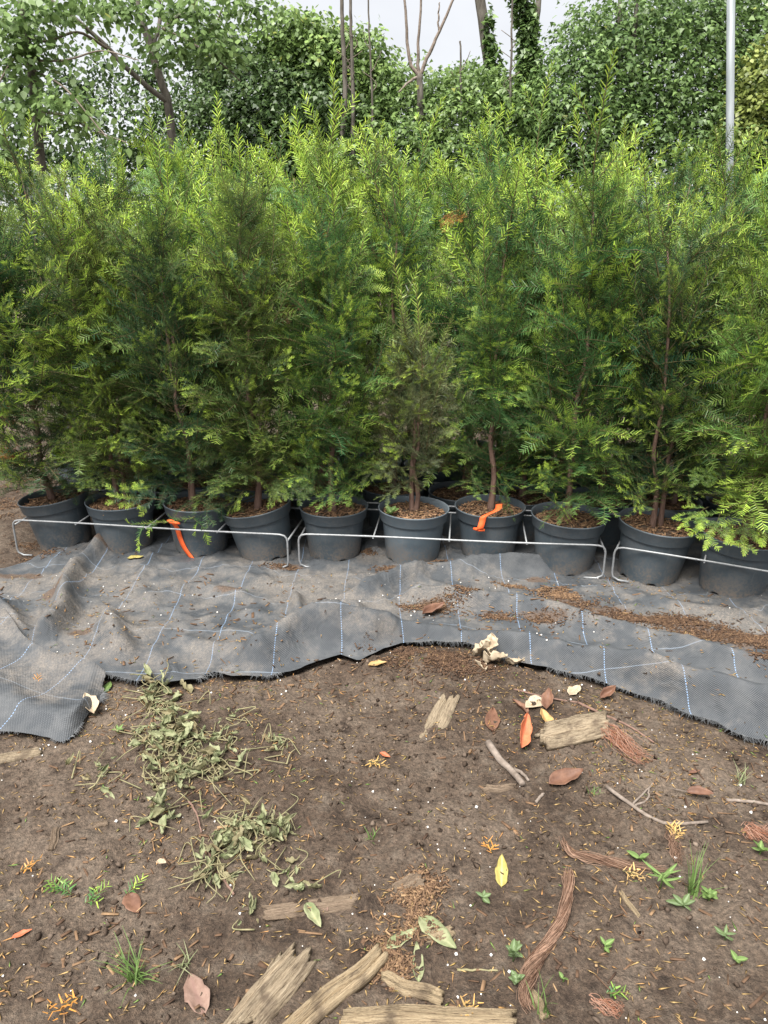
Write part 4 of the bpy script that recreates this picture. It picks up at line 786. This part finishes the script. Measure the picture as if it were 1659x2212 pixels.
# crumpled pale leaf on the fabric edge
cl = empty('crumpled_leaf', G(1060, 1432), 'large crumpled papery tan leaf propped on the lifted fabric edge', 'leaf')
for k, (dx, dy, dz, rz, el, L, W) in enumerate([(-.06,.02,.02,.3,.5,.10,.075),(-.03,.0,.015,-.5,.25,.12,.08),(.02,.01,.012,2.6,.35,.10,.08),(.05,-.01,.008,-.4,.1,.09,.06),(-.05,.0,.0,-1.2,.0,.08,.06),(.0,.02,.04,1.3,.6,.08,.07)]):
    o = obj('lobe', leaf_mesh(L*.8, W*.85, .5, .35, k*3+1, 'l_tan', 16, 10, crinkle=.22), cl, (dx, dy, dz), (rnd.gauss(0, .4), -el, rz)); thick(o)
# ------------------------------------------------------------------ wood
def plank(p0, p1, wd, th, mat, label, seed, splinter=.12, z=0., name='wood_plank', cat='plank', roll=0.):
    a, b = G(*p0), G(*p1); d = b-a; d.z = 0; L = d.length; g = np.random.default_rng(seed); n, m = 26, 14; V = []
    e0 = splinter*L*np.clip(.5+fbm(np.arange(m+1)*.45+seed, 1.5, 3)*1.1, 0, 1); e1 = splinter*L*np.clip(.5+fbm(np.arange(m+1)*.45+seed*3, 7.5, 3)*1.1, 0, 1); groove = g.normal(0, .2, m+1)-.5*(g.random(m+1) < .22)
    for side in (1, 0):
        for i in range(n+1):
            for j in range(m+1):
                t = i/n; x = e0[j]+(L-e0[j]-e1[j])*t; v = j/m-.5; taper = 1-.25*abs(t-.5)*(.5+vn(t*3, seed))
                rel = groove[j]+.10*float(fbm(np.array(t*9+seed), np.array(j*1.7), 2)); edge_ = 1-abs(v*2)**6*.6
                V.append((x, v*wd*taper+.008*float(fbm(np.array(t*2.5+seed), np.array(.3), 2)), th*(.85+rel)*edge_ if side else -.004))
    M_ = (n+1)*(m+1); ix = lambda s, i, j: s*M_+i*(m+1)+j; F = []
    for i in range(n):
        for j in range(m): F += [(ix(0, i, j), ix(0, i+1, j), ix(0, i+1, j+1), ix(0, i, j+1)), (ix(1, i, j+1), ix(1, i+1, j+1), ix(1, i+1, j), ix(1, i, j))]
        F += [(ix(0, i, 0), ix(1, i, 0), ix(1, i+1, 0), ix(0, i+1, 0)), (ix(0, i+1, m), ix(1, i+1, m), ix(1, i, m), ix(0, i, m))]
    for j in range(m): F += [(ix(0, 0, j), ix(0, 0, j+1), ix(1, 0, j+1), ix(1, 0, j)), (ix(0, n, j+1), ix(0, n, j), ix(1, n, j), ix(1, n, j+1))]
    mid = (a+b)/2; zz = float(np.mean([surf(*(a+(b-a)*t)[:2]) for t in (.1, .3, .5, .7, .9)])); o = obj(name, mesh_np(name, V, [F], [M[mat]], smooth=False), None, (a.x, a.y, zz+z), (roll, 0, math.atan2(d.y, d.x)), label, cat); return o
plank((1163,1612),(1312,1572),.085,.045,'woodA','thick weathered chunk of split wood lying near the orange-red leaf',3,.10,0,'wood_chunk','wood')
plank((915,1612),(975,1498),.075,.008,'woodA','flat pale worn wood piece sunk in the soil below the lifted fabric',4,.2,-.003,'worn_wood','wood')
plank((497,2250),(672,2050),.080,.026,'woodA','grey splintered plank leaning across soil beside the longer split plank',5,.22)
plank((530,2225),(612,2062),.030,.016,'woodA','narrow splinter of grey wood alongside the splintered plank',6,.3,0,'wood_splinter','wood')
plank((600,2262),(828,2062),.050,.028,'woodB','long pale split plank running towards the shredded bark',7,.05)
plank((822,2114),(962,2166),.030,.018,'woodB','short pale split plank below the decaying leaves',8,.12)
plank((735,2206),(1120,2216),.045,.02,'woodB','pale plank with straight grain lying nearest the frayed root rope',9,.04)
plank((565,1980),(785,1936),.045,.010,'woodC','muddy half-buried board below the second wilted weed',10,.1,-.002)
plank((-20,1648),(96,1626),.045,.012,'woodA','pale wood strip beside the torn fabric flap',11,.2,0,'wood_strip','wood')
plank((1340,1925),(1385,1990),.012,.006,'woodB','thin pale wood sliver under the grass tuft and weed',12,.1,0,'wood_splinter','wood'); plank((1145,2140),(1180,2206),.018,.01,'woodB','pale stick end at the foot of the root rope',13,.1,0,'wood_splinter','wood')
plank((115,1838),(122,1792),.022,.010,'woodC','small upright-lying brown bark block in the left soil',14,.05,0,'wood_splinter','wood'); plank((200,1786),(232,1776),.02,.008,'woodC','short reddish wood bit above the needles',15,.1,0,'wood_splinter','wood')
plank((1040,1706),(1120,1698),.03,.012,'woodC','muddy wood scrap at the foot of the grey stick',16,.3,0,'wood_splinter','wood'); plank((915,2022),(985,2012),.03,.008,'woodB','small pale wood flake below the spotted leaf',17,.2,0,'wood_splinter','wood'); plank((850,1925),(920,1900),.05,.010,'woodC','rotten brown board end behind the spotted leaf',18,.2)
def twig(label, lines, mat='twig', name='twig', cat='twig'):
    root = empty(name, G(*lines[0][0][0]), label, cat)
    for k, (pts, r0, r1) in enumerate(lines):
        P = np.array([np.array(G(*p))+np.array([0, 0, r0*.7]) for p in pts])-np.array(root.location); P = spline(P, 14); P[:, :2] += .003*np.stack([fbm(np.arange(14)*.8, k+.5, 2), fbm(np.arange(14)*.8, k+7.5, 2)], 1); b = MB(); b.tube(P, r0, r1, 7); obj('stick' if k == 0 else 'side_shoot', b.mesh('stick', [M[mat]]), root)
twig('forked brown twig lying on soil beyond the large red-brown leaf', [([(1312,1702),(1365,1742),(1425,1778),(1470,1782),(1528,1778)], .0060, .0042), ([(1366,1740),(1392,1712),(1412,1692)], .0034, .0025), ([(1370,1742),(1398,1728),(1402,1700)], .0034, .0026)])
twig('crooked grey bark stick lying beside the muddy wood scrap', [([(1056,1610),(1075,1640),(1100,1665),(1118,1685),(1128,1700)], .012, .009), ([(1100,1662),(1125,1670),(1142,1690)], .007, .004)])
twig('long thin reddish root running from the wood chunk along the fabric', [([(1250,1520),(1300,1545),(1360,1572),(1412,1606)], .0050, .003), ([(1110,1490),(1180,1510),(1250,1520)], .003, .003)], 'ybark', 'root', 'root')
twig('thin straight twig reaching in beyond the curled stalked leaf', [([(1570,1730),(1620,1734),(1700,1745)], .005, .0045)])
twig('thin stick lying level by the bluish seedlings', [([(990,2096),(1030,2097),(1075,2098)], .0028, .002)], 'wstem'); twig('short grey stick below the muddy wood scrap', [([(1158,1735),(1174,1716)], .005, .004)])
twig('fine brown needle-less twig between the wilted weeds', [([(408,1730),(425,1760),(435,1800)], .0035, .002)], 'ybark'); twig('brown stem lying below the second wilted weed', [([(445,1835),(470,1880),(505,1935)], .0045, .003)], 'ybark')
def fibres(label, pts, wd, N, mat, seed, name='root_rope', twist=3., fray=.3, r=.0007):
    g = np.random.default_rng(seed); root = [np.array(G(*p)) for p in pts]; P = spline(root, 40); T = np.gradient(P, axis=0); T /= np.linalg.norm(T, axis=1)[:, None]; S = np.stack([-T[:, 1], T[:, 0], 0*T[:, 0]], 1); S /= np.linalg.norm(S, axis=1)[:, None]; b = MB()
    for k in range(N):
        ph = g.random()*6.28; rad = wd*.5*math.sqrt(g.random()); i0 = int(g.uniform(0, 14)); i1 = int(g.uniform(26, 40)); u = np.linspace(0, 1, 40)
        prof = (.65+.5*vn(u*5+seed, 1.)); an = ph+u*twist*6.28*.5+g.normal(0, .2); q = P+S*(rad*prof*np.cos(an)+fray*wd*.5*fbm(u*4+k*3.1, k*1.7, 2))[:, None]+np.array([0, 0, 1])*(wd*.32+rad*prof*np.sin(an)*.6)[:, None]
        q = q[i0:i1:2]
        if len(q) > 3: b.tube(q, r*g.uniform(.6, 1.4), r*.5, 3, float(g.random()), False)
    return obj(name, b.mesh(name, [M[mat]], attr='var'), label=label, cat='root rope' if name == 'root_rope' else 'roots')
fibres('long twisted rope of reddish root fibres snaking over the soil', [(1225,1882),(1228,1925),(1215,1985),(1185,2040),(1158,2080),(1140,2120),(1135,2160),(1155,2195)], .028, 220, 'root', 1, fray=.7, r=.0009)
fibres('frayed tuft of root fibres above the twisted root rope', [(1210,1815),(1235,1850),(1290,1862),(1370,1878),(1470,1882)], .030, 60, 'root', 2, 'root_fibres', 2, .8); fibres('loose reddish fibres trailing from the wood chunk end', [(1300,1580),(1335,1605),(1370,1640),(1400,1662)], .07, 70, 'redroot', 3, 'root_fibres', .6, .9); fibres('tangle of red fibres at the soil edge beyond the curled leaf', [(1600,1802),(1640,1808),(1690,1815)], .045, 60, 'redroot', 4, 'root_fibres', 2, 1.3)
fibres('clump of brown root fibres rising behind the grass tuft', [(1450,1800),(1455,1840),(1475,1880)], .03, 45, 'root', 5, 'root_fibres', 2, 1.2); fibres('small pale root wisp below the twisted rope foot', [(1270,2165),(1320,2185),(1350,2190)], .03, 30, 'redroot', 6, 'root_fibres', 2, 1.)
# ------------------------------------------------------------------ weeds
WL = [leaf_mesh(L, W, cu, cp, i*2.3, 'wilt', crinkle=.22) for i, (L, W, cu, cp) in enumerate([(.085,.034,.6,.5),(.07,.034,1.0,.6),(.10,.04,.3,.4),(.06,.028,1.2,.7),(.075,.042,.2,.3),(.05,.02,.6,.5)])]
def wilted(label, spots, nleaf, nstem, seed, sc=1.):
    g = random.Random(seed); root = empty('wilted_weed', G(*spots[0][:2]), label, 'weed'); L0 = root.location.copy()
    for k in range(nstem):
        a, b_, wx, wy = g.choice(spots); p0 = Vector(G(a+g.gauss(0, wx*.6), b_+g.gauss(0, wy*.6))); an = g.random()*6.28; l = g.uniform(.04, .11)*sc; q = p0+Vector((math.cos(an)*l, math.sin(an)*l*1.2, 0)); q.z = surf(q.x, q.y)+.006; md = (p0+q)/2+Vector((g.gauss(0, .03), g.gauss(0, .03), g.uniform(.006, .026)*sc)); b = MB(); b.tube(spline([np.array(p0-L0)+np.array([0, 0, .005]), np.array(md-L0), np.array(q-L0)], 10), .0021*g.uniform(.6, 1.2), .0011, 5); obj('stem', b.mesh('stem', [M['wstem']]), root)
    for k in range(nleaf):
        a, b_, wx, wy = g.choice(spots); p = G(a+g.gauss(0, wx*.55), b_+g.gauss(0, wy*.55)); me = g.choice(WL); o = bpy.data.objects.new('leaf', me); COL.objects.link(o); o.parent = root; o.location = p-L0+Vector((0, 0, .006+g.random()**2*.04*sc)); o.rotation_euler = (g.gauss(0, .6), g.gauss(.1, .4), g.random()*6.28); s = g.uniform(.3, .78)*sc; o.scale = (s, s*g.uniform(.5, 1), s)
wilted('large heap of pulled wilted weeds with pale stems below the fabric edge', [(365,1560,45,45),(340,1620,50,40),(400,1600,50,40),(370,1680,60,35),(330,1500,22,25),(470,1650,35,45)], 200, 130, 1)
wilted('smaller heap of wilted weeds with a bent brown stem', [(520,1790,45,30),(500,1830,45,30),(600,1810,40,25),(455,1880,22,35),(560,1800,50,25)], 100, 60, 2)
wilted('wilted leafy weed lying alone between the two weed heaps', [(345,1770,28,18),(360,1765,25,14)], 12, 3, 3, 1.1); wilted('limp green weed with one long leaf left of the large heap', [(200,1690,26,20),(225,1665,25,15),(165,1680,30,8)], 9, 6, 4, .9)
wilted('sparse wilted stems on soil beyond the large weed heap', [(605,1625,22,20),(590,1610,20,15)], 12, 9, 5, .6); wilted('wilted twiggy weed shoot standing out beside the large heap', [(510,1560,18,25),(490,1590,20,20)], 12, 9, 6, .7); wilted('scattered limp weed leaves beside the muddy half-buried board', [(600,1890,45,30),(650,1920,40,20),(540,1990,40,25)], 18, 5, 7, .7)
def tuft(label, at, n, h, spread, mat, seed, name='grass_tuft'):
    g = random.Random(seed); p = G(*at); V = []; F = []
    for k in range(n):
        an = g.random()*6.28; l = h*g.uniform(.5, 1.1); out_ = spread*g.uniform(.3, 1); bx, by = g.gauss(0, .008), g.gauss(0, .008); w_ = .0022*g.uniform(.7, 1.3); b0 = len(V); sx_, sy_ = -math.sin(an)*w_, math.cos(an)*w_
        for i in range(5):
            t = i/4; x = bx+math.cos(an)*out_*t**1.6; y = by+math.sin(an)*out_*t**1.6; z = -.004+l*(t-.28*t*t*(out_/max(h, .01))); f = 1-t*.9; V += [(x-sx_*f, y-sy_*f, z), (x, y, z-.0008*f), (x+sx_*f, y+sy_*f, z)]
        for i in range(4):
            for j in range(2): q = b0+i*3+j; F.append((q, q+1, q+4, q+3))
    obj(name, mesh_np(name, V, [F], [M[mat]], attrs={'rib': np.zeros(len(V))}, smooth=True), None, p, None, label, 'grass')
tuft('upright green grass tuft growing beside the pointed-leaved weed', (1495,1930), 26, .13, .07, 'green', 1); tuft('sprawling grass tuft growing near the splintered plank', (292,2120), 34, .09, .09, 'green', 2); tuft('small grass blades growing at the foot of the root rope', (1170,2185), 14, .08, .05, 'green', 3); tuft('tiny green grass seedling below the forked twig leaf', (1283,1712), 14, .03, .025, 'green', 4); tuft('faint dry grass wisp before the rolled fabric', (1595,1690), 14, .06, .05, 'wilt', 5); tuft('faint grass sprout on soil among scattered needles', (808,1810), 10, .035, .03, 'green', 6); tuft('sparse grass sprout beside the pinkish crumpled leaf', (400,2085), 12, .05, .07, 'wilt', 7)
def weed(label, at, leaves, mat, sh=.03, name='weed_seedling', elong=.4, seed=0):
    g = random.Random(seed); p = G(*at); root = empty(name, p, label, 'weed'); b = MB(); b.tube([(0, 0, -.005), (.003, 0, sh*.5), (0, 0, sh)], .0022, .0015, 5); obj('stem', b.mesh('stem', [M[mat]]), root)
    for k in range(leaves):
        L = g.uniform(.6, 1.1); o = obj('leaf', leaf_mesh(L, L*elong, .25, .2, k+seed, mat, 8, 4, crinkle=.02), root, (0, 0, sh*g.uniform(.45, 1)), (g.gauss(0, .2), -g.uniform(.05, .75), k*2.4+g.gauss(0, .3))); yield o, g
def seedling(label, at, leaves, size, mat='green', sh=.03, elong=.4, seed=0):
    for o, g in weed(label, at, leaves, mat, sh, 'weed_seedling', elong, seed): o.scale = (size,)*3
seedling('upright weed with long pointed pale green leaves beside the grass tuft', (1425,1920), 8, .07, 'green', .05, .18, 1); seedling('round-leaved bluish seedling growing beside the root rope', (1108,2075), 13, .023, 'bgreen', .03, .7, 2); seedling('low round-leaved seedling in front of the bluish seedling', (1115,2125), 10, .020, 'bgreen', .015, .75, 3); seedling('tiny seedling between root rope and grass on bare mud', (1305,2055), 4, .025, 'green', .02, .5, 4); seedling('bluish seedling with notched leaves on open mud', (1565,2030), 6, .030, 'bgreen', .02, .35, 5); seedling('tiny two-leaved seedling alone on the mud', (1590,2082), 3, .025, 'green', .012, .7, 6); seedling('small seedling below the upright weed', (1475,1960), 5, .04, 'bgreen', .015, .55, 7); seedling('pair of small bluish leaves near the bend of the root rope', (1043,1948), 4, .03, 'bgreen', .015, .6, 8); seedling('low clover-like seedling under the grass tuft', (1530,1945), 8, .03, 'green', .02, .75, 9); seedling('small green seedling beyond the upright weed', (1380,1862), 3, .035, 'green', .012, .7, 10); seedling('round-leaved weed growing inside the paler grey-blue pot', (838,1099), 5, .05, 'green', .03, .8, 11); seedling('little seedling beside the torn fabric flap', (255,1585), 5, .025, 'green', .02, .5, 12); seedling('bright seedling at the soil edge beyond the grass tuft', (1640,1845), 6, .03, 'green', .02, .6, 13); seedling('tiny green seedling by the foot of the low seedling', (1215,2120), 3, .02, 'green', .01, .7, 14)
o = [q for q in COL.objects if q.get('label', '').startswith('round-leaved weed growing inside')][0]; o.location = Vector((PC[5][0]-.10, PC[5][1]-.05, .225+POTS[5].location.z))
# sprigs of yew lying on the ground
def sprig(label, at, L, colr, yv, ang, seed, sp=.0045, n=4, up=.0):
    g = np.random.default_rng(seed); nd = Needles(); ax = curve((0, 0, .006), (1, 0, .1+up), L, g, .1, 8); nd.stem(ax, .0018, .001); nd.needles(ax, sp, .022, .0034, True, g)
    for i in range(n):
        k = 1+i; T = (1 if i % 2 else -1); c = curve(ax[k], (.7, .7*T, .1), L*.4*g.uniform(.6, 1.2), g, .1, 5); nd.stem(c, .001, .0007); nd.needles(c, sp, .02, .0054, True, g)
    o = obj('yew_sprig', nd.mesh('yew_sprig'), None, G(*at), (0, 0, ang), label, 'sprig'); o.color = (*colr, yv)
RUST = (.52, .24, .06); FR = (.06, .15, .04)
sprig('fresh green yew sprig lying on the soil, larger of the pair', (155,1935), .07, FR, .3, 2.6, 1); sprig('small fresh green yew sprig with light tip beside the larger one', (185,1955), .06, FR, .5, .7, 2, n=2); sprig('little yellow-green yew sprig above the red-brown leaf scrap', (275,1935), .05, FR, .8, 1.2, 3, n=1)
sprig('rust-orange dead yew sprig spread like a star near the bottom planks', (178,2155), .07, RUST, 0, 4.0, 4, .008); sprig('rust-orange dead sprig lying on the dusty fabric flap', (66,1505), .07, RUST, 0, 1.4, 5, .004, 3, .6); sprig('pale straw dead sprig on the dark soil in the middle', (795,1648), .05, (.50, .33, .12), 0, -.6, 6, .006, 2); sprig('small rust dead sprig near the yellow leaf', (1062,1846), .045, RUST, 0, 1.7, 7, .008, 2); sprig('straw-coloured dead sprig below the forked twig', (1455,1820), .06, (.50, .32, .12), 0, 1.2, 8, .005, 4); sprig('straw-coloured dead sprig on the frayed fibre tuft', (1345,1885), .06, (.48, .32, .14), 0, -.5, 9, .006, 3); sprig('small green yew sprig below the twisted rope foot', (1310,2150), .04, FR, .4, 0, 10, n=2)
sprig('rust dead sprig scrap by the left soil litter', (45,1885), .05, RUST, 0, .6, 11, .009, 2); sprig('pale dead sprig near the bluish seedlings', (985,2195), .05, (.5, .3, .1), 0, .3, 12, .008, 3)
